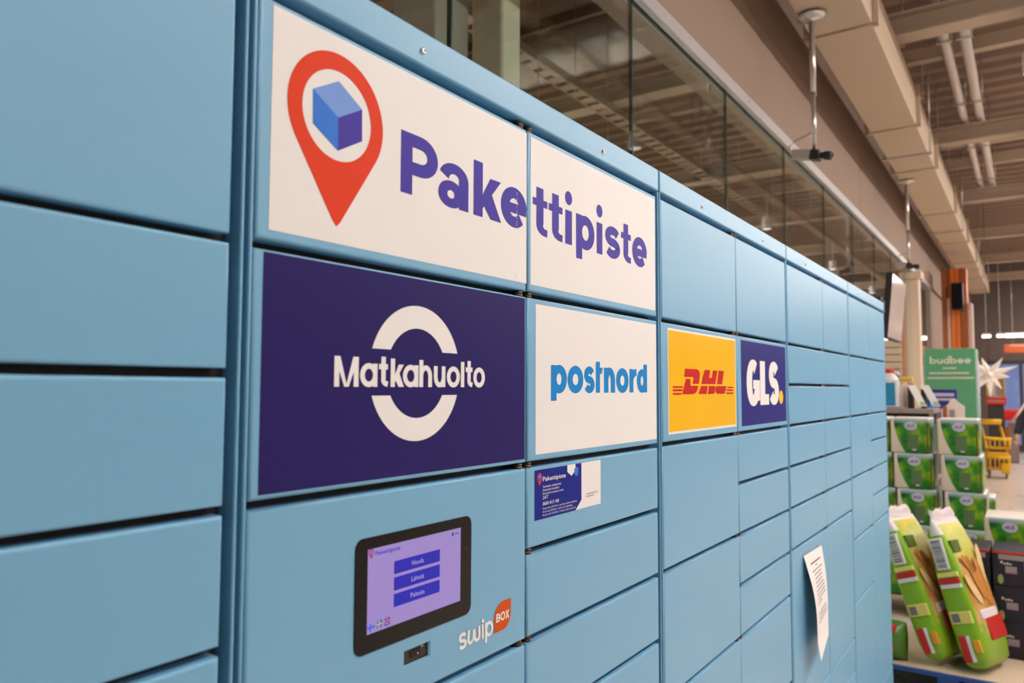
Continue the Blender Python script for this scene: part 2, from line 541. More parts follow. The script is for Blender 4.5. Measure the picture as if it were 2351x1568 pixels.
# bulkhead above the glass, in boards with narrow joints
b = MB(); b.box((XA, .72, 3.30), (14.0, .84, ZC)); b.box((14.0, .72, 0), (XB, .84, ZC))
wall_back = tag(b.build('wall_back', BEIGE, org=(0, .72, 0)), 'cream bulkhead wall above the glass partition', kind='structure')
edges = [-6.0, -2.15, 2.85, 7.85, 12.85, 17.85, 22.85, 24.5]
for xa, xb in zip(edges[:-1], edges[1:]):
    b = MB(); b.rbox((xa + .006, .672, 3.36 if xa < 13 else 2.6), (xb - .006, .72, ZC), .004, 1)
    b.build('panel', BEIGE, wall_back)
b = MB(); b.rbox((11.70, .60, 0), (11.92, .80, 3.20), .01, 2); b.rbox((11.64, .56, 3.20), (11.98, .72, 3.30), .01, 2)
tag(b.build('column', mat('cream_column', (0.60, 0.46, 0.34), 0.55, var=0.03), wall_back), 'slim cream column at the end of the glass')

b = MB()
b.box((XA, .659, 3.29), (14.0, .664, 3.357)); b.box((XA, .664, 3.352), (14.0, .72, 3.357)); b.box((XA, .664, 3.29), (14.0, .688, 3.295)); b.box((XA, .712, 3.29), (14.0, .72, 3.352))
window_1 = tag(b.build('window_1', ALU, org=(0, .7, 0)), 'frameless glass partition hung from a grey aluminium track', kind='structure')
GLASS = glass_mat('partition_glass', (0.80, 0.86, 0.83), 0.0, 1.52)
me_p = me_j = me_s = None
for k in range(-6, 11):
    xa = 1.625 + 1.182 * k
    org = Vector((xa, .70, .03))
    if me_p is None:
        b = MB(); b.box((xa + .004, .694, .03), (xa + 1.178, .706, 3.31)); me_p = b.mesh('pane', GLASS, org)
        b = MB(); b.box((xa - .0035, .6925, .03), (xa + .0035, .7075, 3.31)); me_j = b.mesh('glass_joint', GREENEDGE, org)
        b = MB(); b.lathe([(.004, 0), (.005, .002), (.003, .004), (0, .005)], (xa + .3, .659, 3.325), 'y', 8)
        for v in b.v: v.y = 2 * .659 - v.y
        me_s = b.mesh('screw', CHROME, org)
    if xa + 1.18 < 14.1:
        link('pane', me_p, window_1, org)
    link('glass_joint', me_j, window_1, org)
    link('screw', me_s, window_1, org)
b = MB(); b.box((XA, .66, 0), (14, .74, .03)); b.build('sill', ALU, window_1)

# dim back room seen through the glass
DIMW = mat('dim_brown_wall', (0.42, 0.33, 0.26), 0.8, var=0.1)
b = MB(); b.box((XA, YB, 0), (XB, YB + .15, ZC)); tag(b.build('wall_rear', DIMW, org=(0, YB, 0)), 'brown rear wall of the room behind the glass', kind='structure')
b = MB(); b.box((XA - .15, YF, 0), (XA, YB, ZC)); tag(b.build('wall_left', MATS.get('dark_goods_wall') or DIMW, org=(XA, 0, 0)), 'cream end wall behind the lockers', kind='structure')
b = MB(); b.box((XA, YF - .15, 0), (XB, YF, ZC)); tag(b.build('wall_front', mat('dark_goods_wall', (.16, .13, .11), .8, var=.5, vscale=1.5), org=(0, YF, 0)), 'dark goods wall across the shop', kind='structure')  # dark tone of unseen goods shelves, cuts haze mirrored in the stickers
b = MB(); b.box((14.0, .84, 0), (14.15, YB, ZC)); tag(b.build('wall_inner', DIMW, org=(14, 3, 0)), 'brown end wall of the room behind the glass', kind='structure')
b = MB(); b.rbox((2.05, 1.12, 0), (2.26, 1.33, ZC - .01), .01, 1)
tag(b.build('steel_column', mat('taupe_column', (0.42, 0.34, 0.29), 0.6), org=(2.15, 1.22, 0)), 'taupe square column behind the first glass joint', 'column')
b = MB(); b.rbox((2.31, 1.00, 0), (2.44, 1.15, ZC - .01), .01, 1)
tag(b.build('timber_post', mat('pale_post', (0.80, 0.68, 0.52), 0.6), org=(2.37, 1.08, 0)), 'pale cream post right behind the glass, beside the taupe column', 'post')

# entrance end wall
ENDW = mat('dark_taupe_wall', (0.13, 0.10, 0.085), 0.7, var=0.1)
b = MB()
b.box((XB, YF, 2.46), (XB + .2, YB, ZC)); b.box((XB, .30, 0), (XB + .2, YB, 2.46)); b.box((XB, YF, 0), (XB + .2, -9.0, 2.46)); b.box((XB, -9.0, 0), (XB + .2, .30, .12))
tag(b.build('wall_right', ENDW, org=(XB, 0, 0)), 'dark taupe wall with the glazed entrance at the far end', kind='structure')
b = MB(); b.box((XB - .05, -9, 2.36), (XB + .1, .30, 2.46)); b.box((XB - .05, -9, .12), (XB + .1, .30, .2))
window_2 = tag(b.build('window_2', mat('dark_frame', (0.05, 0.045, 0.045), 0.5), org=(XB, -4, 0)), 'dark framed entrance glazing with blue dusk outside', kind='structure')
EG = glass_mat('entrance_glass', (0.92, 0.94, 0.96), 0.0, 1.45)
ys = [.30, -.42, -1.5, -2.6, -3.7, -4.8, -5.9, -7.0, -8.0, -9.0]
for ya, yb in zip(ys[:-1], ys[1:]):
    b = MB(); b.box((XB, yb + .04, .2), (XB + .012, ya - .04, 2.36)); b.build('pane', EG, window_2)
    b = MB(); b.box((XB - .04, yb - .04, .2), (XB + .08, yb + .04, 2.36)); b.build('mullion', MATS['dark_frame'], window_2)

# ------------------------------------------------------------------ lamps of the shop
LAMPM = emit('lamp_diffuser', LAMP_COL, LAMP_STRENGTH)
LAMPF = emit('dim_lamp_diffuser', LAMP_COL, LAMP_STRENGTH_FAR)
LAMPW = mat('lamp_housing', (0.75, 0.72, 0.68), 0.4)
def strip_light(x, y, z, L, label, m=None, first={}):
    m = m or LAMPF
    first = first.setdefault(m.name, [None])
    t = thing('strip_light', label, 'ceiling light', (x, y, z), 'strip lights over the shop')
    if first[0] is None:
        b = MB(); b.rbox((x - L / 2, y - .075, z + .012), (x + L / 2, y + .075, z + .07), .008, 1)
        h = b.build('housing', LAMPW, t)
        b = MB(); b.rbox((x - L / 2 + .01, y - .062, z - .010), (x + L / 2 - .01, y + .062, z + .012), .008, 1)
        e = b.build('diffuser', m, t)
        b = MB()
        for s in (-1, 1):
            b.tube([(x + s * L * .4, y, z + .07), (x + s * L * .4, y, ZC - .001)], .004, 6)
        c = b.build('hanger', STEEL, t)
        first[0] = [h, e, c]
    else:
        for o in first[0]:
            c = o.copy(); COL.objects.link(c); c.parent = t
    return t
ROWS = ((-2.35, 4.28, 'nearest'), (-5.4, 3.95, 'middle'), (-8.9, 3.95, 'farthest'))
ORD = ['first', 'second', 'third', 'fourth', 'fifth', 'sixth', 'seventh', 'eighth', 'ninth']
for y, zl, nm in ROWS:
    for k in range(8):
        strip_light(1.5 + 3.0 * k, y, zl, 2.4, 'long white strip light, %s in the %s row across the shop' % (ORD[k], nm), LAMPM if nm == 'nearest' else LAMPF)

for r, (yy, rn) in enumerate(((2.2, 'front'), (4.2, 'rear'))):  # added lamps, hidden by the lockers, that brighten the room behind the glass
    for k in range(5):
        t = strip_light(.5 + 3.0 * k, yy, 2.9, 2.4, 'added unseen strip light behind the glass, %s in the %s row' % (ORD[k], rn))
        for c in t.children:
            if c.name.startswith('hanger'):
                bpy.data.objects.remove(c)
        for sg in (-1, 1):
            b = MB(); xx = .5 + 3.0 * k + sg * .96; b.tube([(xx, yy, 2.97), (xx, yy, ZC)], .004, 6); b.build('hanger', STEEL, t)

# slotted cable ladder over the aisle with small pendant spots
t = thing('cable_ladder', 'cream slotted cable ladder hanging over the aisle', 'cable ladder', (0, -.75, 4.2))
for s in (-1, 1):
    b = MB(); b.box((-3, -.75 + s * .055 - .006, 4.19), (21, -.75 + s * .055 + .006, 4.25)); b.build('rail', BEAMM, t)
me = None
for k in range(160):
    org = Vector((-2.9 + .15 * k, -.75, 4.20))
    if me is None:
        b = MB(); b.box((org.x - .05, -.80, 4.195), (org.x + .05, -.70, 4.205)); me = b.mesh('rung', BEAMM, org)
    link('rung', me, t, org)
for k in range(7):
    b = MB(); b.tube([(-2 + 3.6 * k, -.75, 4.25), (-2 + 3.6 * k, -.75, ZC)], .005, 6); b.build('hanger', STEEL, t)
SPOTM = emit('spot_diffuser', LAMP_COL, 2.0)
for k, xs in enumerate((5.84, 9.77, 13.7, 17.6)):
    t = thing('pendant_spot', 'white round pendant spot, %s along the cable ladder' % ORD[k], 'pendant lamp', (xs, -.705, 3.72), 'pendant spots under the cable ladder')
    b = MB(); b.lathe([(.055, 0), (.06, .02), (.06, .13), (.045, .15), (.008, .152), (.008, .47)], (xs, -.705, 3.72), 'z', 16); b.build('shade', mat('white_lamp_enamel', (0.85, 0.82, 0.78), 0.4), t)
    b = MB(); b.lathe([(.0, -.004), (.05, -.004), (.05, 0.0)], (xs, -.705, 3.72), 'z', 16); b.build('diffuser', SPOTM, t)

# ------------------------------------------------------------------ ducts, pipes and trays under the roof
t = thing('ventilation_duct', 'cream rectangular ventilation duct running along the bulkhead wall', 'duct', (7, .28, 3.9))
fl = [-4.2, -1.8, 0.6, 3.0, 4.95, 7.1, 8.58, 10.9, 13.2, 15.4, 17.6, 19.8]
pts = [XA + .1] + fl + [20.6]
for xa, xb in zip(pts[:-1], pts[1:]):
    b = MB(); b.rbox((xa + .012, .10, 3.9), (xb - .012, .455, 4.22), .006, 1); b.build('duct_section', DUCTPAINT, t)
me = None
for xf in fl:
    org = Vector((xf, .28, 3.9))
    if me is None:
        b = MB(); b.box((xf - .016, .07, 3.886), (xf + .016, .50, 3.90)); b.box((xf - .016, .47, 3.886), (xf + .016, .50, 4.24)); b.box((xf - .016, .065, 3.886), (xf + .016, .095, 4.24))
        me = b.mesh('flange', DUCTPAINT, org)
    link('flange', me, t, org)
for xf in (1.7, 4.2, 8.0, 12.2, 16.4, 20.2):
    b = MB()
    for yy in (.085, .475):
        b.tube([(xf, yy, 3.89), (xf, yy, ZC)], .006, 6)
    b.box((xf - .02, .07, 3.886), (xf + .02, .50, 3.90)); b.build('hanger', STEEL, t)

t = thing('spiral_duct', 'silver spiral duct crossing under the roof in front of a cream beam', 'duct', (5.98, -5, 4.5))
n = 60; prof = []
for k in range(n * 4):
    prof.append((.23 + (.010 if k % 4 == 0 else 0.0), -12.5 + 13.0 * k / (n * 4 - 1)))
b = MB(); b.lathe(prof, (5.98, 0, 4.80), 'y', 20); b.build('pipe', STEEL, t)
for yy in (-9, -6, -3, -.1):
    b = MB(); b.tube([(5.98 + .245 * math.cos(a), yy, 4.80 + .245 * math.sin(a)) for a in [2 * PI * i / 20 for i in range(21)]], .01, 6); b.tube([(5.98, yy, 5.04), (5.98, yy, ZC)], .006, 6); b.build('clamp', STEEL, t)

t = thing('spiral_duct', 'dim silver spiral duct in the room behind the glass', 'duct', (5.98, 3, 4.5))
prof = [(.23 + (.010 if k % 4 == 0 else 0.0), .95 + 4.9 * k / 99) for k in range(100)]
b = MB(); b.lathe(prof, (5.98, 0, 4.80), 'y', 20); b.build('pipe', STEEL, t)
for yy in (1.6, 3.4, 5.2):
    b = MB(); b.tube([(5.98 + .245 * math.cos(a), yy, 4.80 + .245 * math.sin(a)) for a in [2 * PI * i / 20 for i in range(21)]], .01, 6); b.tube([(5.98, yy, 5.04), (5.98, yy, ZC)], .006, 6); b.build('clamp', STEEL, t)
t = thing('cable_ladder', 'cream slotted cable ladder hanging in the room behind the glass', 'cable ladder', (4, 2.6, 4.28))
for s in (-1, 1):
    b = MB(); b.box((-1, 2.6 + s * .07 - .008, 4.27), (12.5, 2.6 + s * .07 + .008, 4.34)); b.build('rail', BEAMM, t)
me = None
for k in range(74):
    org = Vector((-.9 + .18 * k, 2.6, 4.28))
    if me is None:
        b = MB(); b.box((org.x - .055, 2.53, 4.275), (org.x + .055, 2.67, 4.285)); me = b.mesh('rung', BEAMM, org)
    link('rung', me, t, org)
for k in range(5):
    b = MB(); b.tube([(-.5 + 3.1 * k, 2.6, 4.28), (-.5 + 3.1 * k, 2.6, ZC)], .006, 6); b.build('hanger', STEEL, t)

for k, (yy, nm) in enumerate(((-.115, 'left'), (-.262, 'right'))):
    t = thing('ceiling_pipe', 'white pipe under the roof, %s of the parallel pair' % nm, 'pipe', (10, yy, 4.62), 'parallel white pipes')
    b = MB(); b.tube([(6.3, yy, 4.645), (13.2, yy, 4.645), (13.5, yy - .02, 4.66), (13.7, yy - .10, 4.70), (13.9, yy - .3, 4.72), (14.2, yy - .9, 4.72), (14.3, yy - 4.9, 4.72)], .042, 12); b.build('pipe', PIPEW, t)
    for xx in (7.2, 8.9, 10.6, 12.3):
        b = MB(); b.box((xx - .015, yy - .06, 4.595), (xx + .015, yy + .06, 4.603)); b.tube([(xx, yy - .052, 4.6), (xx, yy - .052, ZC)], .005, 6); b.tube([(xx, yy + .052, 4.6), (xx, yy + .052, ZC)], .005, 6); b.build('hanger', STEEL, t)

t = thing('cable_tray', 'dark brown cable tray beside the cream duct', 'cable tray', (8, .28, 4.58))
b = MB(); b.box((6.6, .22, 4.58), (13.5, .36, 4.59)); b.box((6.6, .22, 4.59), (13.5, .225, 4.65)); b.box((6.6, .355, 4.59), (13.5, .36, 4.65)); b.build('tray', mat('dark_brown_tray', (0.05, 0.04, 0.033), 0.6), t)
for xx in (7.0, 8.4, 9.9, 11.4, 12.9):
    b = MB(); b.box((xx - .02, .16, 4.56), (xx + .02, .40, 4.58)); b.tube([(xx, .17, 4.57), (xx, .17, ZC)], .006, 6); b.tube([(xx, .395, 4.57), (xx, .395, ZC)], .006, 6); b.build('hanger', BEAMM, t)

for k, (xx, nm) in enumerate(((7.9, 'nearer'), (11.0, 'middle'), (12.05, 'farther'))):
    b = MB(); b.box((xx - .05, -1.75, 4.74), (xx + .05, .6, 4.80)); b.box((xx - .05, -1.75, 4.80), (xx - .04, .6, 4.86)); b.box((xx + .04, -1.75, 4.80), (xx + .05, .6, 4.86))
    for yy in (-1.6, -.8, .5):
        b.tube([(xx, yy, 4.79), (xx, yy, ZC - .01)], .006, 6)
    tag(b.build('support_channel', BEAMM, org=(xx, -3, 4.74)), 'cream support channel crossing under the roof, %s of three' % nm, 'channel', 'cream support channels')

# ------------------------------------------------------------------ pendant security cameras
def security_camera(x, y, ztop, zbot, label, yaw=-97):
    t = thing('security_camera', label, 'camera', (x, y, zbot - .06), 'security cameras hung from the duct')
    b = MB(); b.lathe([(.085, 0), (.085, -.006), (.055, -.014), (.02, -.022), (.018, -.03)], (x, y, ztop), 'z', 20); b.build('ceiling_plate', mat('zinc_plate', (.6, .58, .55), .3, metal=.7), t)
    b = MB(); b.tube([(x, y, ztop - .02), (x, y, zbot + .33)], .017, 12); b.tube([(x, y, zbot + .33), (x, y, zbot)], .013, 12); b.lathe([(.019, 0), (.019, .02)], (x, y, zbot + .32), 'z', 12); b.build('pole', mat('brushed_pole', (.62, .56, .52), .28, metal=.8), t)
    b = MB(); b.rbox((x - .19, y - .045, zbot - .085), (x - .01, y + .045, zbot - .01), .006, 2)
    o = b.build('body', mat('taupe_camera_body', (.36, .30, .27), .45), t)
    b = MB(); b.rbox((x - .02, y - .046, zbot - .09), (x + .07, y + .046, zbot - .012), .006, 2); b.box((x - .01, y - .02, zbot - .014), (x + .02, y + .02, zbot + .004)); b.build('front_housing', BLACK, t)
    b = MB(); b.lathe([(.026, .07), (.026, .10), (.034, .105), (.036, .125), (.036, .165), (.03, .175), (.022, .18), (.022, .165), (0, .165)], (x, y, zbot - .05), 'x', 18); b.build('lens', BLACK, t)
    b = MB(); b.tube([(x - .19, y, zbot - .03), (x - .235, y, zbot - .02), (x - .25, y, zbot + .02), (x - .20, y, zbot + .07), (x - .09, y + .0, zbot + .12), (x - .016, y, zbot + .16)], .006, 8); b.build('cable', mat('grey_cable', (.35, .30, .27), .5), t)
    R = Matrix.Rotation(math.radians(yaw), 4, 'Z'); TLT = Matrix.Rotation(math.radians(12), 4, 'X')
    for o in t.children:
        small = o.name.split('.')[0] in ('body', 'front_housing', 'lens', 'cable')
        for v in o.data.vertices:
            if small: v.co = Vector((v.co.x * .62, v.co.y * .75, .06 + (v.co.z - .06) * .72))
            v.co = R @ v.co
            if small: v.co = TLT @ (v.co - Vector((0, 0, .06))) + Vector((0, 0, .06))
    return t
security_camera(4.62, .38, 3.885, 3.085, 'pendant security camera on a pole, nearest to the lockers')
security_camera(8.95, .40, 3.885, 3.02, 'pendant security camera on a pole, farther off above the wall screen')

# ================================================================== PARCEL LOCKERS  (dimensions in units of D)
T0, PITCH, GAP = .2193, .2057, .0145
def ztop(k): return T0 - PITCH * k
KEND = 13
BOUND = [-.864, .7335, 2.331, 3.919, 5.487, 7.015]
SEAM = [-.069, 1.530, 3.1175, 4.717, 6.254]
CAPZ0, CAPZ1 = .652, .726
wx = lambda x: x * D
wz = lambda z: H + z * D
DOORCACHE = {}

def door_mesh(w, h, hole=None):
    key = (round(w, 4), round(h, 4), hole)
    if key in DOORCACHE:
        return DOORCACHE[key]
    bm = bmesh.new(); bmesh.ops.create_cube(bm, size=1.0)
    for v in bm.verts:
        v.co = Vector((v.co.x * w, (v.co.y + .5) * .020, v.co.z * h))
    fe = [e for e in bm.edges if all(v.co.y < .001 for v in e.verts)]
    bmesh.ops.bevel(bm, geom=fe, offset=.0036, segments=4, profile=.5, affect='EDGES')
    if hole:
        x0, x1, z0, z1 = hole
        for co, no in (((x0, 0, 0), (1, 0, 0)), ((x1, 0, 0), (1, 0, 0)), ((0, 0, z0), (0, 0, 1)), ((0, 0, z1), (0, 0, 1))):
            bmesh.ops.bisect_plane(bm, geom=bm.verts[:] + bm.edges[:] + bm.faces[:], plane_co=co, plane_no=no)
        fs = [f for f in bm.faces if f.normal.y < -.9 and x0 < f.calc_center_median().x < x1 and z0 < f.calc_center_median().z < z1]
        r = bmesh.ops.extrude_face_region(bm, geom=fs)
        bmesh.ops.delete(bm, geom=fs, context='FACES')
        for v in r['geom']:
            if isinstance(v, bmesh.types.BMVert):
                v.co.y += .014
    for f in bm.faces:
        f.smooth = not (abs(f.normal.y) > .999 or abs(f.normal.x) > .999 or abs(f.normal.z) > .999)
    me = bpy.data.meshes.new('door')
    bm.to_mesh(me); bm.free()
    me.materials.append(BLUE)
    DOORCACHE[key] = me
    return me

def door(module, x0, x1, k0, k1, label=None, hole=None):
    zt, zb = ztop(k0), ztop(k1) + GAP
    c = Vector((wx((x0 + x1) / 2), 0, wz((zt + zb) / 2)))
    hl = None
    if hole:
        hl = (wx(hole[0]) - c.x, wx(hole[1]) - c.x, wz(hole[2]) - c.z, wz(hole[3]) - c.z)
    o = link('door', door_mesh(wx(x1 - x0), D * (zt - zb), hl), module, c)
    if label: o['label'] = label
    return o

MODLABEL = ['blue parcel locker module at the left edge with plain doors',
            'blue parcel locker module with the touch screen and large printed doors',
            'blue parcel locker module with the yellow and navy stickered doors',
            'blue parcel locker module with a paper notice taped on a door',
            'blue parcel locker module at the far end of the row']
singles = lambda a, b: [(k, k + 1) for k in range(a, b)]
LAYOUT = [
    ([(-2, 0), (0, 2), (2, 4), (4, 6), (6, 8), (8, 10), (10, 13)], [(-2, 0)] + singles(0, 13)),
    ([(-2, 0), (0, 2), (2, 4), (4, 6), (6, 8), (8, 10), (10, 13)], [(-2, 0), (0, 2)] + singles(2, 13)),
    ([(-2, 0), (0, 2), (2, 4), (4, 6), (6, 8), (8, 10), (10, 13)], [(-2, 0), (0, 2)] + singles(2, 6) + [(6, 8), (8, 10), (10, 13)]),
    ([(-2, 0)] + singles(0, 5) + [(5, 9), (9, 10), (10, 13)], [(-2, 0)] + singles(0, 5) + [(5, 9), (9, 10), (10, 11), (11, 13)]),
    ([(-2, 0), (0, 2), (2, 4), (4, 6), (6, 8), (8, 13)], [(-2, 0), (0, 2), (2, 3), (3, 4), (4, 5), (5, 6), (6, 12), (12, 13)]),
]
SPECIAL = {(1, 0, 0): 'top door carrying the left half of the white map-pin sign',
           (1, 0, 1): 'door covered by a navy sign', (1, 0, 2): 'control panel door with the touch screen',
           (1, 1, 0): 'top door carrying the right half of the white sign', (1, 1, 1): 'door with a white sign in blue lettering',
           (1, 1, 2): 'door with the small customer service sticker',
           (2, 0, 1): 'door with the yellow sticker', (2, 1, 1): 'door with the navy square sticker'}
SCREWX = [None, (1.140, 1.930), (2.732, 3.514), (4.328, 5.094), (5.857, 6.638)]
SCREWX[0] = (-.46, .34)
DOORS = {}
MODULES = []
me_screw = me_hinge = None
for m in range(5):
    xl, xr = BOUND[m], BOUND[m + 1]
    M = thing('parcel_locker', MODLABEL[m], 'locker', (wx((xl + xr) / 2), .3, 0), 'parcel locker modules in one row')
    MODULES.append(M)
    for a, bb in ((xl + .0045, xl + .0115), (xr - .0115, xr - .0045)):
        b = MB(); b.rbox((wx(a), .0005, .03), (wx(bb), .58, wz(CAPZ0)), .0021, 3); b.build('side_panel', BLUE, M)
    b = MB(); b.rbox((wx(xl + .0045), .0, wz(CAPZ0)), (wx(xr - .0045), .58, wz(CAPZ1)), .0035, 3); b.build('top_cap', BLUE, M)
    b = MB(); b.box((wx(xl + .0125), .024, .14), (wx(xr - .0125), .030, wz(CAPZ0) - .002)); b.build('inner_frame', DARK, M)
    b = MB(); b.box((wx(xl + .0125), .030, .14), (wx(xr - .0125), .57, wz(CAPZ0) - .002)); b.build('carcass', BLUE, M)
    b = MB(); b.box((wx(xl + .0125), .02, 0), (wx(xr - .0125), .56, .135)); b.build('plinth', DARK, M)
    for cI in (0, 1):
        x0 = xl + .0140 if cI == 0 else SEAM[m] + .0035
        x1 = SEAM[m] - .0035 if cI == 0 else xr - .0295
        for i, (k0, k1) in enumerate(LAYOUT[m][cI]):
            hole = (1.105, 1.182, -.531, -.5015) if (m, cI, i) == (1, 0, 2) else None
            DOORS[(m, cI, i)] = door(M, x0, x1, k0, k1, SPECIAL.get((m, cI, i)), hole)
            for kk in ([k0, k1] if i == 0 else [k1]):
                if m > 2 and kk > 6: continue
                z0 = ztop(kk); hx = SEAM[m] + (-.018 if cI == 0 else .022)
                org = Vector((wx(hx), .011, wz(z0 + GAP / 2)))
                if me_hinge is None:
                    b = MB(); g = GAP * D / 2
                    b.lathe([(.0070, -g), (.0085, -g + .0002), (.0085, -g + .0030), (.0078, -g + .0033), (.0078, -.0006), (.0086, -.0003), (.0086, .0026), (.0078, .0029), (.0078, g)], org, 'z', 14)
                    me_hinge = b.mesh('hinge', BRONZE, org)
                link('hinge', me_hinge, M, org)
    for sx in SCREWX[m]:
        org = Vector((wx(sx), 0, wz(.682)))
        if me_screw is None:
            b = MB(); b.lathe([(.0046, 0), (.0046, -.0006), (.0038, -.0022), (.0022, -.0030), (.0020, -.0016), (0, -.0016)], org, 'y', 14)
            me_screw = b.mesh('screw', CHROME, org)
        link('screw', me_screw, M, org)

Y1, Y2, Y3 = -.0004, -.0007, -.0010
def slab(x0, x1, z0, z1, y=Y1):
    b = MB(); b.box((wx(x0), y, wz(z0)), (wx(x1), 0.0, wz(z1))); return b
def ink(name, polys, m, parent, y=Y2, label=None):
    b = MB()
    for p, k in zip(polys, layered(polys) if len(polys) < 700 else [0] * len(polys)):
        b.flat([p], y - k * 4e-5)
    o = b.build(name, m, parent)
    if label: o['label'] = label
    return o

# --- big white sign over the two top doors
dA, dB = DOORS[(1, 0, 0)], DOORS[(1, 1, 0)]
slab(.7725, 1.5255, .2515, .622).build('sign_sheet', WHITE, dA)
slab(1.5435, 2.2895, .2515, .6185).build('sign_sheet', WHITE, dB)
ink('map_pin', pin_polys(.9155, .4795, .112, .0805, .277), REDINK, dA, label='orange red map pin')
ct, cl, cr = cube_polys(.9155, .479, 1.0)
b = MB(); b.flat([ct], Y2, 0); b.flat([cl], Y2, 1); b.flat([cr], Y2, 2)
b.build('parcel_cube', [CUBE_T, CUBE_L, INDIGO], dA)['label'] = 'blue parcel cube inside the pin'
PB, PX, PC = .380, .4735, .5028
ink('lettering', word([('P', 1.0782, 1.190), ('a', 1.192, 1.2938), ('k', 1.3125, 1.418), ('e', 1.417, 1.5258)], PB, PX, PC, .0335, .0262), INDIGO, dA)
Q = word([('t', 1.5528, 1.6212), ('t', 1.6280, 1.6967)], PB, .4705, PC, .0325, .0180)
Q += rect(1.7118, 1.7463, PB, .4702) + disc(1.7288, .5035, .0185, .0185)
Q += word([('p', 1.7696, 1.8730)], PB, .4715, PC, .0325, .0258, dsc=.030)
Q += rect(1.8870, 1.9208, PB, .4690) + disc(1.9036, .5030, .0182, .0182)
Q += word([('s', 1.9387, 2.0344)], PB, .4715, PC, .0305, .0250)
Q += word([('t', 2.0416, 2.1085)], PB, .4680, PC, .0315, .0180) + word([('e', 2.1187, 2.2261)], PB, .4710, PC, .0325, .0258)
ink('lettering', Q, INDIGO, dB)

Q = [[(1.4815, z), (1.4828, z), (1.4828, z + h), (1.4815, z + h)] for z, h in ((.384, .014), (.401, .006), (.410, .012), (.428, .004), (.440, .013), (.458, .008))]
ink('crease_mark', Q, WHITE, dA, Y3, 'white crease through the last letter')
ink('chip_mark', [[(1.4795, .262), (1.4808, .262), (1.4808, .268), (1.4795, .268)], [(1.4795, .271), (1.4806, .271), (1.4806, .2735), (1.4795, .2735)]], BLUE, dA, Y3)
ink('chip_mark', [[(1.5660, .596), (1.5668, .596), (1.5668, .604), (1.5660, .604)]], BLUE, dB, Y3)
# --- navy sign
d_ = DOORS[(1, 0, 1)]
slab(.7645, 1.5195, -.169, .2148).build('sign_sheet', NAVY, d_)
def half_ring(cx, cz, Ro, Ri, h, up):
    ao = math.degrees(math.asin(h / Ro)); ai = math.degrees(math.asin(h / Ri)); q = []
    n = 30; po = arc(cx, cz, Ro, Ro, ao, 180 - ao, n); pi_ = arc(cx, cz, Ri, Ri, ai, 180 - ai, n)
    if not up:
        po = [(x, 2 * cz - z) for x, z in po]; pi_ = [(x, 2 * cz - z) for x, z in pi_]
    for i in range(n):
        q.append([po[i], po[i + 1], pi_[i + 1], pi_[i]])
    return q
ink('ring_mark', half_ring(1.1335, .028, .133, .088, .0435, True), WHITE, d_, label='upper half of a white ring')
ink('ring_mark', half_ring(1.1335, .028, .133, .088, .0435, False), WHITE, d_, label='lower half of a white ring')
MBs, MX, MC, mv, mh = .0008, .0435, .0545, .0118, .0102
Q = word([('M', .9165, .9745), ('a', .9782, 1.0224), ('t', 1.0262, 1.0500), ('k', 1.0575, 1.0945), ('a', 1.0915, 1.1363), ('h', 1.1389, 1.1779), ('u', 1.1834, 1.2202),
          ('o', 1.2249, 1.2688), ('l', 1.2719, 1.2837), ('t', 1.2885, 1.3125), ('o', 1.3155, 1.3580)], MBs, MX, MC, mv, mh, 's')
ink('lettering', Q, WHITE, d_)

# --- white sign, blue lettering
d_ = DOORS[(1, 1, 1)]
slab(1.5675, 2.2935, -.1625, .206).build('sign_sheet', WHITE, d_)
pb, px, pc, pv, ph = -.0130, .0580, .0740, .0270, .0215
Q = word([('p', 1.6399, 1.7190), ('o', 1.7228, 1.8069)], pb, px, pc, pv, ph, dsc=.0195) + word([('s', 1.8115, 1.8715)], pb, px, pc, .0235, .0200)
Q += [[(1.8795, pb), (1.9035, pb), (1.9035, .0735), (1.8795, .0735)], [(1.9035, .040), (1.9145, .040), (1.9200, .0575), (1.9035, .0575)]]
Q += word([('n', 1.9282, 1.9974), ('o', 2.0043, 2.0874), ('r', 2.0935, 2.1440)], pb, px, pc, pv, ph) + word([('d', 2.1461, 2.2208)], pb, px, pc, pv, ph)
ink('lettering', Q, POSTBLUE, d_)

# --- yellow sticker
d_ = DOORS[(2, 0, 1)]
slab(2.3900, 3.0970, -.1542, .2032).build('sticker', WHITE, d_)
slab(2.3958, 3.0905, -.1455, .1960, Y2).build('sticker_field', DYELLOW, d_)
Q = [[(2.512, -.0205), (2.612, -.0205), (2.590, .0095), (2.590, .0335), (2.548, .0335)], [(2.612, -.0205), (2.640, -.0165), (2.658, -.004), (2.667, .0095), (2.590, .0095)],
     [(2.531, .0405), (2.6146, .0405), (2.655, .069), (2.540, .069)], [(2.6146, .0405), (2.622, .035), (2.684, .050), (2.682, .060), (2.672, .066), (2.655, .069)], [(2.622, .035), (2.610, .0165), (2.672, .0165), (2.684, .050)],
     [(2.700, .0165), (2.851, .0165), (2.860, .040), (2.711, .040)], [(2.711, .040), (2.779, .040), (2.794, .069), (2.735, .069)], [(2.811, .040), (2.860, .040), (2.874, .069), (2.822, .069)],
     [(2.668, -.0205), (2.752, -.0205), (2.766, .0095), (2.695, .0095)], [(2.764, -.0205), (2.836, -.0205), (2.848, .0095), (2.780, .0095)],
     [(2.868, .0165), (2.926, .0165), (2.948, .069), (2.887, .069)], [(2.848, -.012), (2.866, -.0205), (2.956, -.0205), (2.9775, .0095), (2.860, .0095), (2.846, .0)]]
for z0, z1, e in ((.0018, .0073, 2.520), (-.0096, -.0032, 2.515), (-.0217, -.0156, 2.506)):
    Q.append([(2.4285, z0), (e - .003, z0), (e, z1), (2.4285, z1)])
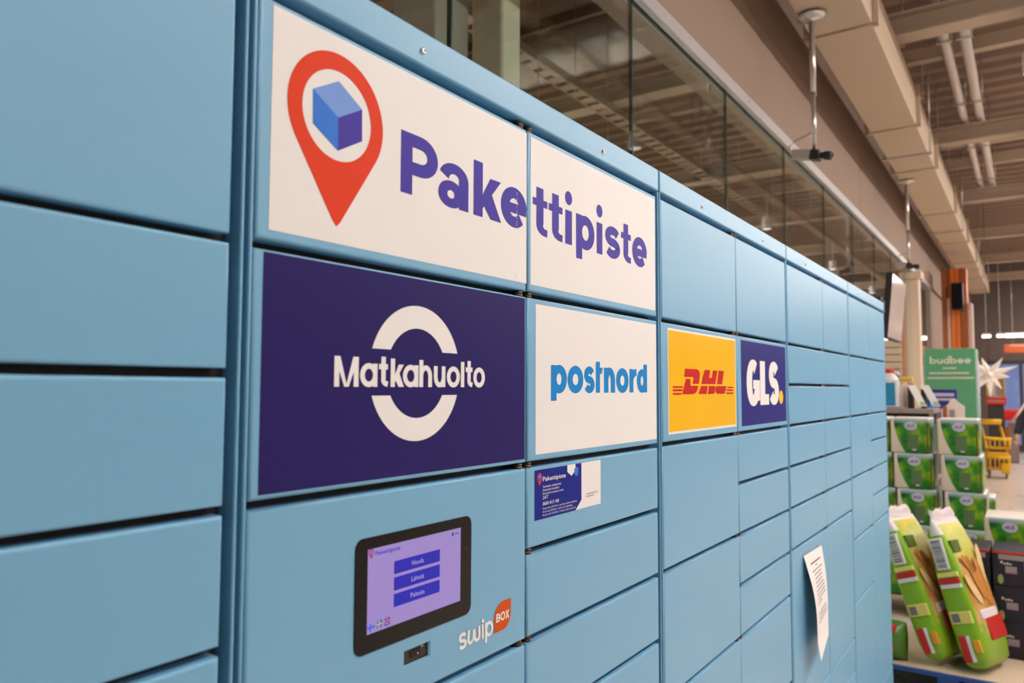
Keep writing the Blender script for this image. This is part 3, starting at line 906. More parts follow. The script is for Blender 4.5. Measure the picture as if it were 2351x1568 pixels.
for z0, z1, e in ((.0018, .0073, 2.988), (-.0096, -.0032, 2.979), (-.0217, -.0156, 2.971)):
    Q.append([(e, z0), (3.0585, z0), (3.0585, z1), (e + .003, z1)])
ink('lettering', Q, DRED, d_, Y3)

# --- navy square sticker
d_ = DOORS[(2, 1, 1)]
slab(3.1695, 3.8680, -.1575, .2040).build('sticker', NAVY2, d_)
gb, gc = -.0730, .1240
Q = word([('G', 3.238, 3.430), ('L', 3.434, 3.571), ('S', 3.574, 3.739)], gb, gc, gc, .078, .048)
ink('lettering', Q, WHITE, d_)
ink('dot_mark', disc(3.776, -.0410, .0365, .0325), GDOT, d_, label='round yellow dot')

# --- customer service sticker
d_ = DOORS[(1, 1, 2)]
slab(1.5642, 1.9060, -.3207, -.2000).build('sticker', WHITE, d_)
INFOBLUE = mat('royal_blue_ink', (0.012, 0.022, 0.25), 0.4, var=0.03, spec=0.08)
ink('sticker_field', [[(1.5642, -.3207), (1.7632, -.3207), (1.7955, -.2970), (1.7955, -.2000), (1.5642, -.2000)]], INFOBLUE, d_)
ink('hexagon', [[(1.7198, -.2000), (1.7198, -.2170), (1.7418, -.2292), (1.7625, -.2170), (1.7625, -.2000)]], WHITE, d_, Y3)
ink('hexagon', [[(1.7560, -.2265), (1.7560, -.2130), (1.7668, -.2066), (1.7780, -.2130), (1.7780, -.2265), (1.7668, -.2325)]], CUBE_L, d_, Y3 - .0002)
ink('map_pin', pin_polys(1.5855, -.2192, .0110, .0075, -.2395), REDINK, d_, Y3)
ct, cl, cr = cube_polys(1.5855, -.2192, .098)
b = MB(); b.flat([ct], Y3, 0); b.flat([cl], Y3, 1); b.flat([cr], Y3, 1); b.build('parcel_cube', [CUBE_T, CUBE_L], d_)
Q = text_polys('Pakettipiste', 1.6001, -.2295, .0155, .1115, .012)
for s, z, h, w in (('Automaatin asiakaspalvelu', -.2455, .0085, .0880), ('Automatens kundtjänst', -.2540, .0085, .0790), ('Parcel locker customer service', -.2625, .0085, .1000),
                   ('24/7', -.2735, .0125, .0250)):
    Q += text_polys(s, 1.6001, z, h, w, 0.0)
Q += text_polys('0600 413 168', 1.6001, -.2885, .0118, .0768, .012)
for s, z, w in (('Puhelun hinta 0,90 €/min + pvm/mpm, jonotus maksullinen', -.2985, .1700), ('Pris för samtal 0,90 €/min + lsa/msa, kö är avgiftsbelagd', -.3065, .1450), ('Price for call is 0,90 €/min + lnc/mnc, time in queue incl.', -.3145, .1640)):
    Q += text_polys(s, 1.6001, z, .0068, w, 0.0)
ink('lettering', Q, WHITE, d_, Y3)
Q = text_polys('www.pakettipiste.fi/', 1.8229, -.2870, .0075, .0625) + text_polys('henkilotiedot', 1.8229, -.2940, .0075, .0420)
ink('lettering', Q, GREYINK, d_, label='fine grey web address lines')

# --- control panel: tablet, display, scanner, maker's logo
d_ = DOORS[(1, 0, 2)]
def rrect(x0, x1, z0, z1, r, n=6):
    p = []
    for cx, cz, a in ((x1 - r, z1 - r, 0), (x0 + r, z1 - r, 90), (x0 + r, z0 + r, 180), (x1 - r, z0 + r, 270)):
        p += arc(cx, cz, r, r, a, a + 90, n)
    return p
def extr(poly, y0, y1):
    b = MB(); n = len(poly)
    b.poly([(wx(x), y0, wz(z)) for x, z in poly])
    for i in range(n):
        j = (i + 1) % n
        b.poly([(wx(poly[i][0]), y0, wz(poly[i][1])), (wx(poly[i][0]), y1, wz(poly[i][1])), (wx(poly[j][0]), y1, wz(poly[j][1])), (wx(poly[j][0]), y0, wz(poly[j][1]))])
    return b
TS = MODULES[1]
tab = extr(rrect(.9735, 1.3115, -.4775, -.2722, .019), -.0012, .0005).build('touch_screen', BEZEL, TS)
tab['label'] = 'black tablet touch screen set in the control panel'
S_BG = emit('display_lavender', lin(176, 150, 222), 0.72, (0.03, 0.03, 0.03, 1))
S_BTN = emit('display_blue', lin(34, 32, 178), 0.85, (0.02, 0.02, 0.03, 1))
S_TXT = emit('display_white', lin(200, 185, 235), 0.8, (0.02, 0.02, 0.03, 1))
S_RED = emit('display_red', lin(190, 40, 75), 0.8, (0.02, 0.02, 0.03, 1))
S_CY = emit('display_sky_blue', lin(50, 110, 225), 0.8, (0.02, 0.02, 0.03, 1))
S_YE = emit('display_yellow', lin(205, 180, 90), 0.8, (0.02, 0.02, 0.03, 1))
S_DK = emit('display_dark', lin(40, 30, 60), 0.8, (0.02, 0.02, 0.03, 1))
y0, y1, y2, y3 = -.0014, -.0016, -.0018, -.0020
ink('display', rect(1.0035, 1.2740, -.4440, -.2932), S_BG, tab, y0, 'lit lavender display')
for z0, z1, s, w in ((-.3503, -.3262, 'Nouda', .0340), (-.3808, -.3562, 'Lähetä', .0365), (-.4110, -.3866, 'Palauta', .0405)):
    ink('button', [rrect(1.0722, 1.2062, z0, z1, .0018, 3)], S_BTN, tab, y1)
    ink('lettering', text_polys(s, 1.1392 - w / 2, (z0 + z1) / 2 - .0045, .0128, w, .0), S_TXT, tab, y2)
ink('lettering', text_polys('Pakettipiste', 1.0222, -.3065, .0105, .0665, .015), S_BTN, tab, y1)
ink('map_pin', pin_polys(1.0118, -.2992, .0068, .0042, -.3115), S_RED, tab, y1)
ink('parcel_cube', disc(1.0118, -.2992, .0026, .0026, 12), S_CY, tab, y1)
ink('help_icon', disc(1.2471, -.3028, .0034, .0038, 16), S_DK, tab, y1)
ink('lettering', text_polys('?', 1.2464, -.3047, .006) , S_TXT, tab, y2) if True else None
ink('lettering', text_polys('Ohje', 1.2530, -.3052, .0068, .0160), S_DK, tab, y1)
ink('flag', rect(1.0045, 1.0240, -.4350, -.4312) + rect(1.0100, 1.0138, -.4410, -.4255), S_CY, tab, y1, 'blue cross flag')
ink('flag', disc(1.0356, -.4320, .0082, .0088, 20), S_CY, tab, y1, 'round blue and yellow flag')
ink('flag_cross', rect(1.0276, 1.0436, -.4338, -.4305) + rect(1.0325, 1.0357, -.4405, -.4236), S_YE, tab, y2)
ink('flag', disc(1.0558, -.4325, .0082, .0088, 20), S_BTN, tab, y1, 'round flag with red cross')
ink('flag_cross', rect(1.0478, 1.0638, -.4350, -.4300) + rect(1.0533, 1.0583, -.4410, -.4240), S_TXT, tab, y2)
ink('flag_cross', rect(1.0478, 1.0638, -.4339, -.4311) + rect(1.0544, 1.0572, -.4410, -.4240), S_RED, tab, y3)
ink('camera_dot', disc(1.2935, -.3400, .0022, .0022, 12), DARK, tab, y0)

b = MB(); b.box((wx(1.1052), .0040, wz(-.5308)), (wx(1.1818), .0138, wz(-.5017)))
sc = b.build('code_scanner', mat('smoked_scanner_glass', (0.030, 0.021, 0.017), 0.2, spec=.3), TS); sc['label'] = 'dark code reader recessed under the screen'
b = MB(); b.box((wx(1.128), .0030, wz(-.521)), (wx(1.158), .0040, wz(-.509))); b.build('reader_window', BEZEL, sc)
b = MB(); b.lathe([(.0012, 0), (.0012, -.0006), (.0007, -.001), (0, -.001)], (wx(1.150), .0030, wz(-.517)), 'y', 10); b.build('reader_led', CHROME, sc)
b = MB(); b.box((wx(1.160), .0030, wz(-.5085)), (wx(1.166), .0040, wz(-.5055))); b.build('reader_led', mat('pale_plastic', (.6, .5, .42), .4), sc)

ws, wh_ = .0078, .0070
Q = word([('s', 1.2715, 1.2990)], -.5462, -.5125, -.50, ws, wh_) + word([('w', 1.3019, 1.3462)], -.5440, -.5125, -.50, ws, wh_)
Q += rect(1.3520, 1.3595, -.5440, -.5125) + disc(1.3558, -.5060, .0043, .0045) + word([('p', 1.3635, 1.3945)], -.5440, -.5120, -.5, ws, wh_, dsc=.0115)
ink('lettering', Q, WHITE, d_)
lf = arc(1.4335, -.5138, .0348, .0338, 180, 92, 10) + [(1.4635, -.4797)] + arc(1.4300, -.5098, .0335, .0340, 0, -88, 10) + [(1.3987, -.5438)]
ink('logo_leaf', [lf], SWORANGE, d_, Y2, 'burnt orange leaf shape')
Q = word([('B', 1.4050, 1.4205), ('O', 1.4215, 1.4400), ('X', 1.4408, 1.4562)], -.5222, -.51, -.5036, .0042, .0036)
ink('lettering', Q, WHITE, d_, Y3)

# --- curling paper notice
t = thing('paper_notice', 'curled white paper notice taped to a blue locker door', 'paper', (wx(4.36), 0, wz(-1.45)))
b = MB(); nx, nz = 10, 18
def sheet(u, v):                       # u 0..1 left to right, v 0..1 top to bottom
    y = -.003 - .020 * v - .030 * v * v * (1 - u) - .012 * math.sin(PI * min(1, v * 1.2)) * (1 - u) ** 2 - .006 * math.sin(4 * v)
    x = 4.135 + .405 * u + .020 * v
    z = -.862 - .012 * u - .520 * v + .035 * u * v
    return (wx(x), y, wz(z))
for i in range(nx):
    for j in range(nz):
        b.poly([sheet(i / nx, (j + 1) / nz), sheet((i + 1) / nx, (j + 1) / nz), sheet((i + 1) / nx, j / nz), sheet(i / nx, j / nz)], 0, True)
bm = bmesh.new(); me = b.mesh('sheet', PAPER, ORG[t.name]); bm.from_mesh(me); bmesh.ops.remove_doubles(bm, verts=bm.verts, dist=1e-5); bm.to_mesh(me); bm.free()
link('sheet', me, t, ORG[t.name])
b = MB()
def inkline(u0, u1, v, th=.011):
    n = 6
    for i in range(n):
        ua, ub = u0 + (u1 - u0) * i / n, u0 + (u1 - u0) * (i + 1) / n
        q = [sheet(ua, v + th), sheet(ub, v + th), sheet(ub, v), sheet(ua, v)]
        b.poly([(p[0], p[1] - .0008, p[2]) for p in q])
for k, (u0, u1) in enumerate([(.22, .80), (.46, .58), (.22, .84), (.30, .74), (.30, .78), (.28, .74), (.28, .78), (.24, .82), (.24, .84), (.24, .86), (.20, .56)]):
    inkline(u0, u1, .10 + .040 * k, .016 if k == 0 else .010)
for k, (u0, u1) in enumerate([(.22, .84), (.22, .88), (.20, .90)]):
    inkline(u0, u1, .60 + .040 * k)
b.build('printed_lines', GREYINK, t)
b = MB()
for u0 in (.10, .72):
    p = [sheet(u0, .02), sheet(u0 + .16, .02)]
    b.poly([(p[0][0], -.0035, p[0][2]), (p[1][0], -.0035, p[1][2]), (p[1][0], -.001, p[1][2] + .016), (p[0][0], -.001, p[0][2] + .016)])
b.build('tape', glass_mat('clear_tape', (.85, .85, .85), .15), t)

# ================================================================== GOODS BEYOND THE LOCKERS
# --- green toilet paper packs
PW, PH, PD = .262, .262, .36
t_ = NT('toilet_paper_wrap')
x_, y_, z_ = t_.sep(t_.coord('Object'))
s_ = t_.math('MULTIPLY_ADD', z_, -1 / PH, 1.0)              # 0 top .. 1 bottom (origin at the base)
l_ = t_.math('MULTIPLY_ADD', y_, -1 / PW, 0.5)              # 0 left .. 1 right
bd = t_.math('MULTIPLY_ADD', t_.math('MULTIPLY', s_, s_), 0.30, 0.09)
green = t_.ramp(t_.noise(t_.coord('Object'), 9.0, 2.0), [(.36, (0.008, 0.085, 0.010, 1)), (.50, (0.035, 0.22, 0.012, 1)), (.60, (0.20, 0.34, 0.010, 1))])
green = t_.mix(t_.math('LESS_THAN', t_.math('ABSOLUTE', t_.math('SUBTRACT', l_, .945)), .022), green, (0.13, 0.06, 0.012, 1))
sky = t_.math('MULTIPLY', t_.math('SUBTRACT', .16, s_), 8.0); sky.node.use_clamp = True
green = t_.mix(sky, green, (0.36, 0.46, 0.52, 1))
onfront = t_.math('LESS_THAN', x_, -PD / 2 + .06)
onside = t_.math('LESS_THAN', y_, -PW / 2 + .05)
white = t_.math('MULTIPLY', t_.math('LESS_THAN', l_, bd), onfront)
colr = t_.mix(white, green, (0.70, 0.60, 0.50, 1))
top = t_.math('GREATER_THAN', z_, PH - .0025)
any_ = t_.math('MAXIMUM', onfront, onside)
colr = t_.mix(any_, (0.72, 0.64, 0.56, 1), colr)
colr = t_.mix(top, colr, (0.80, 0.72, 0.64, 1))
t_.link(colr, t_.p.inputs['Base Color'])
t_.p.inputs['Roughness'].default_value = 0.3
t_.bump(t_.noise(t_.coord('Object'), 25.0, 2.0), .25, .004)
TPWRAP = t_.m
LOGOW = mat('pale_lilac_print', (0.52, 0.48, 0.60), 0.4)
LOGOB = mat('violet_print', (0.14, 0.10, 0.32), 0.4)
GREYG = mat('grey_green_print', (0.09, 0.16, 0.06), 0.4)
YELG = mat('yellow_green_print', (0.42, 0.40, 0.03), 0.4)

def tp_pack(loc, label, group='green toilet paper packs'):
    t = thing('toilet_paper_pack', label, 'toilet paper', loc, group)
    o = Vector(loc)
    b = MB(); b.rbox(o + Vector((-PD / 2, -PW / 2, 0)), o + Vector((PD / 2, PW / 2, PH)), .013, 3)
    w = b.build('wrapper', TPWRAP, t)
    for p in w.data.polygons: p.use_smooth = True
    fx = o.x - PD / 2 - .0012
    def ov(cy, cz, ry, rz, dx=0): return [(fx - dx, o.y + cy - ry * math.cos(2 * PI * k / 20), o.z + cz + rz * math.sin(2 * PI * k / 20)) for k in range(20)]
    b = MB(); b.poly(ov(-.008, .205, .042, .034)); b.build('logo_oval', LOGOW, t)
    b = MB()
    for cy, hz in ((.016, .012), (.004, .018), (-.010, .012), (-.024, .022)):
        b.box((fx - .002, o.y + cy - .004, o.z + .196), (fx - .001, o.y + cy + .004, o.z + .196 + hz))
    b.build('logo_marks', LOGOB, t)
    b = MB(); b.box((fx, o.y - .055, o.z + .03), (fx + .001, o.y + .015, o.z + .14)); b.build('print_panel', GREYG, t)
    b = MB(); b.box((fx, o.y - .040, o.z + .022), (fx - .001, o.y - .015, o.z + .034)); b.build('print_mark', LOGOW, t)
    yy = o.y - PW / 2 - .001
    b = MB(); b.box((o.x - .02, yy, o.z + .13), (o.x + .06, yy + .001, o.z + .23)); b.build('side_label', LOGOW, t)
    b = MB(); b.box((o.x - .13, yy, o.z + .085), (o.x + .10, yy + .001, o.z + .11)); b.build('side_band', YELG, t)
    return t
base = Vector((6.4 + PD / 2, 0, 0))
first = None
rown = ['top row', 'second row', 'third row', 'fourth row', 'bottom row']
for c, (yc, cn) in enumerate(((.405, 'left column'), (.133, 'middle column'), (-.178, 'right column'))):
    for rI in range(5):
        loc = (6.4 + PD / 2, yc - .017 * rI, .150 + PH * (4 - rI) + .001 * (4 - rI))
        lab = 'green toilet paper pack, %s of the %s in the stack' % (rown[rI], cn)
        if first is None:
            first = tp_pack(loc, lab)
        else:
            dup(first, loc, lab)
for rI, nm in enumerate(('bottom', 'middle', 'top')):
    dup(first, (5.8 + PD / 2, -.475 - .004 * rI, .078 + (PH + .001) * rI), 'green toilet paper pack, %s of the low stack behind the dark boxes' % nm)
for rI in (0, 1):
    dup(first, (8.62, -.19, .15 + PH * rI), 'green toilet paper pack on the floor farther back, %s one' % ('lower', 'upper')[rI])

# --- pallets
PBLUE = mat('blue_pallet_paint', (0.008, 0.06, 0.26), 0.6, var=0.2, vscale=8)
WOOD = mat('raw_pallet_wood', (0.42, 0.30, 0.19), 0.75, var=0.2, vscale=9)
def pallet(x0, x1, y0, y1, m, label, zt=.145):
    t = thing('pallet', label, 'pallet', ((x0 + x1) / 2, (y0 + y1) / 2, 0))
    n = 7; w = (x1 - x0) / (n + (n - 1) * .35)
    k = zt / .145
    for i in range(n):
        xa = x0 + i * w * 1.35
        b = MB(); b.rbox((xa, y0, zt - .022 * k), (xa + w, y1, zt), .002, 1); b.build('deck_board', m, t)
    for yy in (y0, (y0 + y1) / 2 - .05, y1 - .10):
        b = MB(); b.rbox((x0, yy, zt - .044 * k), (x1, yy + .10, zt - .022 * k), .002, 1); b.build('stringer_board', m, t)
        for xx in (x0, (x0 + x1) / 2 - .07, x1 - .145):
            b = MB(); b.rbox((xx, yy, .022 * k), (xx + .145, yy + .10, zt - .044 * k), .002, 1); b.build('block', m, t)
        b = MB(); b.rbox((x0, yy, 0), (x1, yy + .10, .022 * k), .002, 1); b.build('bottom_board', m, t)
    return t
pallet(4.785, 5.62, -.72, .30, PBLUE, 'blue painted pallet under the feed bags and dark boxes')
pallet(6.36, 7.20, -.38, .60, WOOD, 'raw wooden pallet under the tall toilet paper stack')
pallet(5.74, 6.30, -.75, -.30, WOOD, 'low raw wooden skid under the low toilet paper stack', .077)
b = MB(); b.rbox((8.40, -.36, 0), (8.90, 0.0, .149), .01, 1)
b.build('cardboard_plinth', mat('brown_cardboard', (.40, .27, .16), .8), org=(8.65, -.19, 0))
tag(bpy.data.objects['cardboard_plinth'], 'brown cardboard plinth under the farther toilet paper packs', 'box')
b = MB(); b.box((4.80, -.71, .1455), (5.60, .29, .149)); tag(b.build('cardboard_sheet', mat('beige_cardboard', (.60, .46, .33), .8), org=(5.2, -.2, .1455)), 'beige cardboard sheet lying on the blue pallet', 'cardboard')

# --- dark drink boxes
BOXD = mat('navy_black_carton', (0.012, 0.010, 0.022), 0.45, var=0.3)
BOXR = mat('red_carton_rim', (0.50, 0.03, 0.02), 0.5)
BOXC = mat('cream_print', (0.62, 0.54, 0.45), 0.5)
BOXP = mat('mauve_print', (0.35, 0.16, 0.32), 0.5)
BOXG = mat('pale_grey_print', (0.30, 0.26, 0.26), 0.5)
def carton(loc, label, topband):
    t = thing('drink_carton', label, 'carton', loc, 'dark drink cartons')
    o = Vector(loc); w, d, h = .262, .34, .203
    b = MB(); b.rbox(o + Vector((0, -w / 2, 0)), o + Vector((d, w / 2, h - (.01 if topband else 0))), .004, 1); b.build('carton_body', BOXD, t)
    fx = o.x - .0015
    if topband:
        b = MB(); b.rbox(o + Vector((-.003, -w / 2, h - .022)), o + Vector((0, w / 2, h - .008)), .001, 1); b.build('red_rim', BOXR, t)
        b = MB(); b.box((fx, o.y - .11, o.z + h - .055), (fx + .001, o.y + .10, o.z + h - .026)); b.build('silver_band', BOXG, t)
    b = MB()
    for cy, cz, dy, dz in ((.085, .125, .012, .014), (.070, .120, .010, .010), (.056, .121, .012, .012), (.042, .120, .010, .009)):
        b.box((fx, o.y + cy - dy / 2, o.z + cz), (fx + .001, o.y + cy + dy / 2, o.z + cz + dz))
    b.build('script_mark', BOXC, t)
    b = MB(); b.box((fx, o.y + .012, o.z + .082), (fx + .001, o.y + .068, o.z + .112)); b.build('label_panel', BOXG, t)
    b = MB(); b.box((fx, o.y + .012, o.z + .072), (fx + .001, o.y + .068, o.z + .082)); b.build('label_bar', BOXP, t)
    b = MB(); b.box((fx, o.y - .075, o.z + .085), (fx + .001, o.y - .02, o.z + .14)); b.box((fx, o.y - .05, o.z + .055), (fx + .001, o.y - .028, o.z + .075)); b.build('text_block', mat('dim_grey_print', (.10, .09, .10), .5), t)
    b = MB(); b.poly([(fx, o.y + .092 + .014 * math.cos(a), o.z + .035 + .028 * math.sin(a)) for a in [2 * PI * k / 14 for k in range(14)]]); b.build('hop_mark', mat('hop_green_print', (.32, .34, .10), .5), t)
    return t
for c, (yc, cn) in enumerate(((-.268, 'beside the feed bag'), (-.541, 'at the right edge of the photo'))):
    for rI, rn in enumerate(('bottom', 'middle', 'top')):
        carton((5.26, yc, .1495 + .2035 * rI), 'dark drink carton %s, %s of its stack' % (cn, rn), rI == 2)

# --- tall feed bags leaning on each other
BG = mat('lime_green_film', (0.20, 0.42, 0.012), 0.32, var=0.18, vscale=7, bump=.3, bscale=18, bdist=.006)
BW = mat('crumpled_white_film', (0.70, 0.62, 0.62), 0.35, var=.1, bump=.4, bscale=25, bdist=.006)
tb = NT('feed_bag_front_print')
X3 = tb.sep(tb.coord('Object'))
nz_ = tb.noise(tb.coord('Object'), 11.0, 4.0, .65)
zz = tb.math('MULTIPLY_ADD', tb.math('SUBTRACT', nz_, .5), .55, tb.math('MULTIPLY_ADD', X3[0], .35, tb.math('ADD', X3[2], .10)))
pic = tb.ramp(zz, [(.10, (0.24, 0.36, 0.02, 1)), (.24, (0.22, 0.40, 0.02, 1)), (.34, (0.62, 0.40, 0.14, 1)), (.46, (0.46, 0.20, 0.04, 1)), (.60, (0.66, 0.42, 0.13, 1)), (.72, (0.52, 0.50, 0.08, 1)), (.80, (0.40, 0.48, 0.03, 1)), (.90, (0.78, 0.52, 0.03, 1))])
tb.link(pic, tb.p.inputs['Base Color']); tb.p.inputs['Roughness'].default_value = .3
tb.bump(tb.noise(tb.coord('Object'), 14.0, 2.0), .3, .006)
BFRONT = tb.m
BARW = mat('barcode_white', (.70, .66, .66), .5)
BARK = mat('barcode_grey', (.16, .15, .16), .5)
BRED = mat('red_badge', (.50, .015, .012), .45)
BYEL = mat('yellow_badge', (.70, .62, .16), .45)
BORA = mat('orange_badge', (.75, .33, .02), .45)
def feed_bag(loc, rot, label):
    t = thing('feed_bag', label, 'bag', loc, 'tall feed bags', rot)
    L, Wd, Th = .82, .35, .15
    prof = [(0, .80, .55), (.03, .93, .85), (.12, 1.0, 1.0), (.35, 1.0, 1.06), (.60, .99, 1.0), (.76, .97, .82), (.86, .95, .55), (.93, .93, .26), (.965, .92, .10)]
    n = 28; b = MB(); rings = []
    for f, sx, sy in prof:
        rg = []
        for k in range(n):
            a = 2 * PI * k / n; ca, sa = math.cos(a), math.sin(a); e = .42
            rg.append(Vector((math.copysign(abs(ca) ** e, ca) * Wd / 2 * sx, math.copysign(abs(sa) ** e, sa) * Th / 2 * sy, f * L)))
        rings.append(rg)
    vs = [v for r in rings for v in r]; m = len(rings)
    b.v = vs
    for i in range(m - 1):
        for k in range(n):
            b.f.append((i * n + k, i * n + (k + 1) % n, (i + 1) * n + (k + 1) % n, (i + 1) * n + k))
            c = (vs[i * n + k] + vs[i * n + (k + 1) % n]) / 2
            gus = abs(c.x) > Wd / 2 * prof[i][1] * .86
            b.mi.append(2 if (prof[i][0] > .9 or (gus and prof[i][0] > .85)) else 0 if gus else 1); b.sm.append(True)
    b.f.append(tuple(reversed(range(n)))); b.mi.append(0); b.sm.append(False)
    ORG_ = Vector((0, 0, 0))
    def put(bb, name, mats, smooth=False):
        me = bb.mesh(name, mats, ORG_); o = bpy.data.objects.new(name, me); COL.objects.link(o); o.parent = t; return o
    put(b, 'bag_body', [BG, BFRONT, BW])
    b = MB(); rg = []
    for f, sx, th in ((.955, .92, .016), (.975, .86, .010), (1.0, .80, .022), (1.03, .74, .012)):
        rg.append([Vector((math.cos(2 * PI * k / 16) * Wd / 2 * sx, math.sin(2 * PI * k / 16) * th + .012 * math.sin(6 * PI * k / 16) * (f - .95) * 10, f * L + .01 * math.sin(10 * PI * k / 16))) for k in range(16)])
    b.v = [v for r in rg for v in r]
    for i in range(3):
        for k in range(16):
            b.f.append((i * 16 + k, i * 16 + (k + 1) % 16, (i + 1) * 16 + (k + 1) % 16, (i + 1) * 16 + k)); b.mi.append(0); b.sm.append(True)
    put(b, 'top_seal', BW)
    # white fold near the top of the gusset
    gx = -Wd / 2
    def lab(name, y0, y1, z0, z1, m, dx=.006):
        bb = MB(); bb.rbox((gx - dx, y0, z0), (gx + .012, y1, z1), .003, 1); return put(bb, name, m)
    lab('barcode', -.030, .038, .520, .690, BARW)
    bb = MB(); zz = .533
    while zz < .68:
        h = random.choice((.004, .006, .009)); bb.box((gx - .0075, -.018, zz), (gx - .005, .030, zz + h)); zz += h + random.choice((.004, .005, .007))
    put(bb, 'barcode_bars', BARK)
    lab('price_band', -.060, .050, .480, .505, BYEL); lab('red_band', -.060, .050, .445, .475, BRED); lab('white_band', -.060, .050, .420, .443, BARW)
    lab('leaflet_patch', -.060, .050, .235, .300, BYEL); bb = MB(); bb.box((gx - .0075, .0, .245), (gx - .005, .040, .290)); put(bb, 'leaflet_picture', BARK)
    lab('red_strip', .005, .042, .040, .175, BRED); lab('white_strip', -.015, .003, .040, .175, BARW); lab('orange_strip', -.060, -.028, .085, .150, BORA)
    fy = -Th / 2 * 1.0
    BREAD = mat('bread_print', (.55, .24, .05), .4, var=.25, vscale=25)
    CRUMB = mat('crumb_print', (.72, .52, .26), .4, var=.15, vscale=25)
    for (xx, zc, lx, lz, an, mm) in ((-.02, .46, .035, .13, .35, BREAD), (.05, .43, .032, .14, .15, BREAD), (-.09, .40, .03, .10, .6, CRUMB), (.09, .52, .03, .11, -.2, CRUMB), (-.06, .53, .028, .08, .9, BREAD)):
        bb = MB(); bb.poly([(xx + lx * math.cos(q) * math.cos(an) - lz * math.sin(q) * math.sin(an), fy * 1.075 - .002, zc + lx * math.cos(q) * math.sin(an) + lz * math.sin(q) * math.cos(an)) for q in [2 * PI * k / 18 for k in range(18)]])
        put(bb, 'bread_picture', mm)
    bb = MB(); bb.rbox((-.14, fy * .86 - .002, .60), (-.05, fy * .86 + .02, .67), .004, 1); put(bb, 'meadow_picture', mat('olive_print', (.10, .14, .02), .4, var=.5, vscale=40))
    bb = MB(); bb.rbox((-.06, fy - .010, .13), (.14, fy + .02, .25), .006, 1); put(bb, 'front_badge', BRED)
    bb = MB(); bb.rbox((-.10, fy - .011, .24), (.10, fy + .02, .29), .006, 1); put(bb, 'front_badge_head', BARW)
    return t
feed_bag((4.99, -.395, .178), (math.radians(-17), math.radians(2), math.radians(-18)), 'tall lime green feed bag with bread picture, in front and farther right')
feed_bag((5.00, -.200, .184), (math.radians(-20), math.radians(2), math.radians(-18)), 'tall lime green feed bag with bread picture, half hidden behind the lockers')

# small snack bag lying beside them
t = thing('snack_bag', 'small green and red bag lying beside the feed bags', 'bag', (4.905, .090, .150), None, (0, 0, math.radians(-12)))
def local(bb, name, m, parent):
    me = bb.mesh(name, m, Vector((0, 0, 0))); o = bpy.data.objects.new(name, me); COL.objects.link(o); o.parent = parent; return o
b = MB(); n = 20; rings = []
for f, s in ((-1, .10), (-.92, .45), (-.7, .85), (-.3, 1), (.3, 1), (.7, .85), (.92, .45), (1, .10)):
    rings.append([Vector((math.cos(2 * PI * k / n) * .12, f * .085, .10 + math.sin(2 * PI * k / n) * .10 * s)) if False else Vector((math.cos(2 * PI * k / n) * .10 * s, f * .095, .105 + math.sin(2 * PI * k / n) * .105)) for k in range(n)])
b.v = [v for r in rings for v in r]
for i in range(7):
    for k in range(n):
        b.f.append((i * n + k, i * n + (k + 1) % n, (i + 1) * n + (k + 1) % n, (i + 1) * n + k)); b.mi.append(0); b.sm.append(True)
local(b, 'bag_body', mat('dark_green_film', (.06, .17, .02), .35, var=.3, vscale=14, bump=.3, bscale=30, bdist=.004), t)
b = MB(); b.rbox((-.108, -.06, .165), (-.04, .065, .20), .006, 2); local(b, 'red_panel', BRED, t)
b = MB(); b.rbox((-.112, -.055, .055), (-.08, .07, .085), .006, 2); local(b, 'red_panel', BRED, t)
b = MB(); b.rbox((-.113, -.05, .085), (-.08, .065, .098), .004, 1); local(b, 'white_line', BARW, t)
b = MB()
for k in range(5):
    b.rbox((-.112, -.045 + .022 * k, .125), (-.08, -.031 + .022 * k, .155), .003, 1)
local(b, 'lettering_marks', BYEL, t)

# --- shelf rack behind the toilet paper
GREYS = mat('grey_rack_metal', (.26, .21, .19), .5)
t = thing('shelf_rack', 'grey metal shelf rack behind the toilet paper stack', 'shelf', (7.5, .40, 0))
b = MB(); b.rbox((7.24, .05, 1.475), (7.80, .76 - .12, 1.515), .004, 1); b.build('top_shelf', GREYS, t)
for z in (.30, .90):
    b = MB(); b.rbox((7.24, .05, z), (7.80, .64, z + .03), .004, 1); b.build('shelf_board', GREYS, t)
for xx in (7.245, 7.765):
    for yy in (.055, .605):
        b = MB(); b.box((xx, yy, 0), (xx + .03, yy + .03, 1.475)); b.build('leg', GREYS, t)
b = MB(); b.box((7.70, .09, .93), (7.72, .60, 1.475)); b.build('back_panel', BLACK, t)

def jug(x, y, z):
    t = thing('fluid_jug', 'blue and white washer fluid jug with red cap on the rack', 'jug', (x, y, z))
    b = MB(); b.rbox((x - .07, y - .075, z), (x + .07, y + .075, z + .245), .018, 3); b.build('jug_body', mat('translucent_white_plastic', (.62, .60, .62), .35), t)
    b = MB(); b.rbox((x - .0715, y - .060, z + .01), (x + .0715, y + .0765, z + .232), .014, 2); b.build('blue_label', mat('cyan_blue_label', (.02, .22, .42), .35), t)
    b = MB(); b.lathe([(.070, .24), (.066, .262), (.045, .29), (.028, .305), (.026, .312)], (x, y, z), 'z', 20); b.build('shoulder', MATS['translucent_white_plastic'], t)
    b = MB(); b.lathe([(.034, .305), (.035, .308), (.035, .336), (.032, .340), (0, .340)], (x, y, z), 'z', 20); b.build('cap', BRED, t)
    b = MB(); b.tube([(x - .02, y - .072, z + .235), (x, y - .085, z + .27), (x + .01, y - .07, z + .30), (x + .01, y - .03, z + .315)], .010, 8); b.build('handle', MATS['translucent_white_plastic'], t)
jug(7.33, .388, 1.5155)
t = thing('spray_bottle', 'small bottle with yellow trigger head beside the blue jug', 'bottle', (7.57, .30, 1.5155))
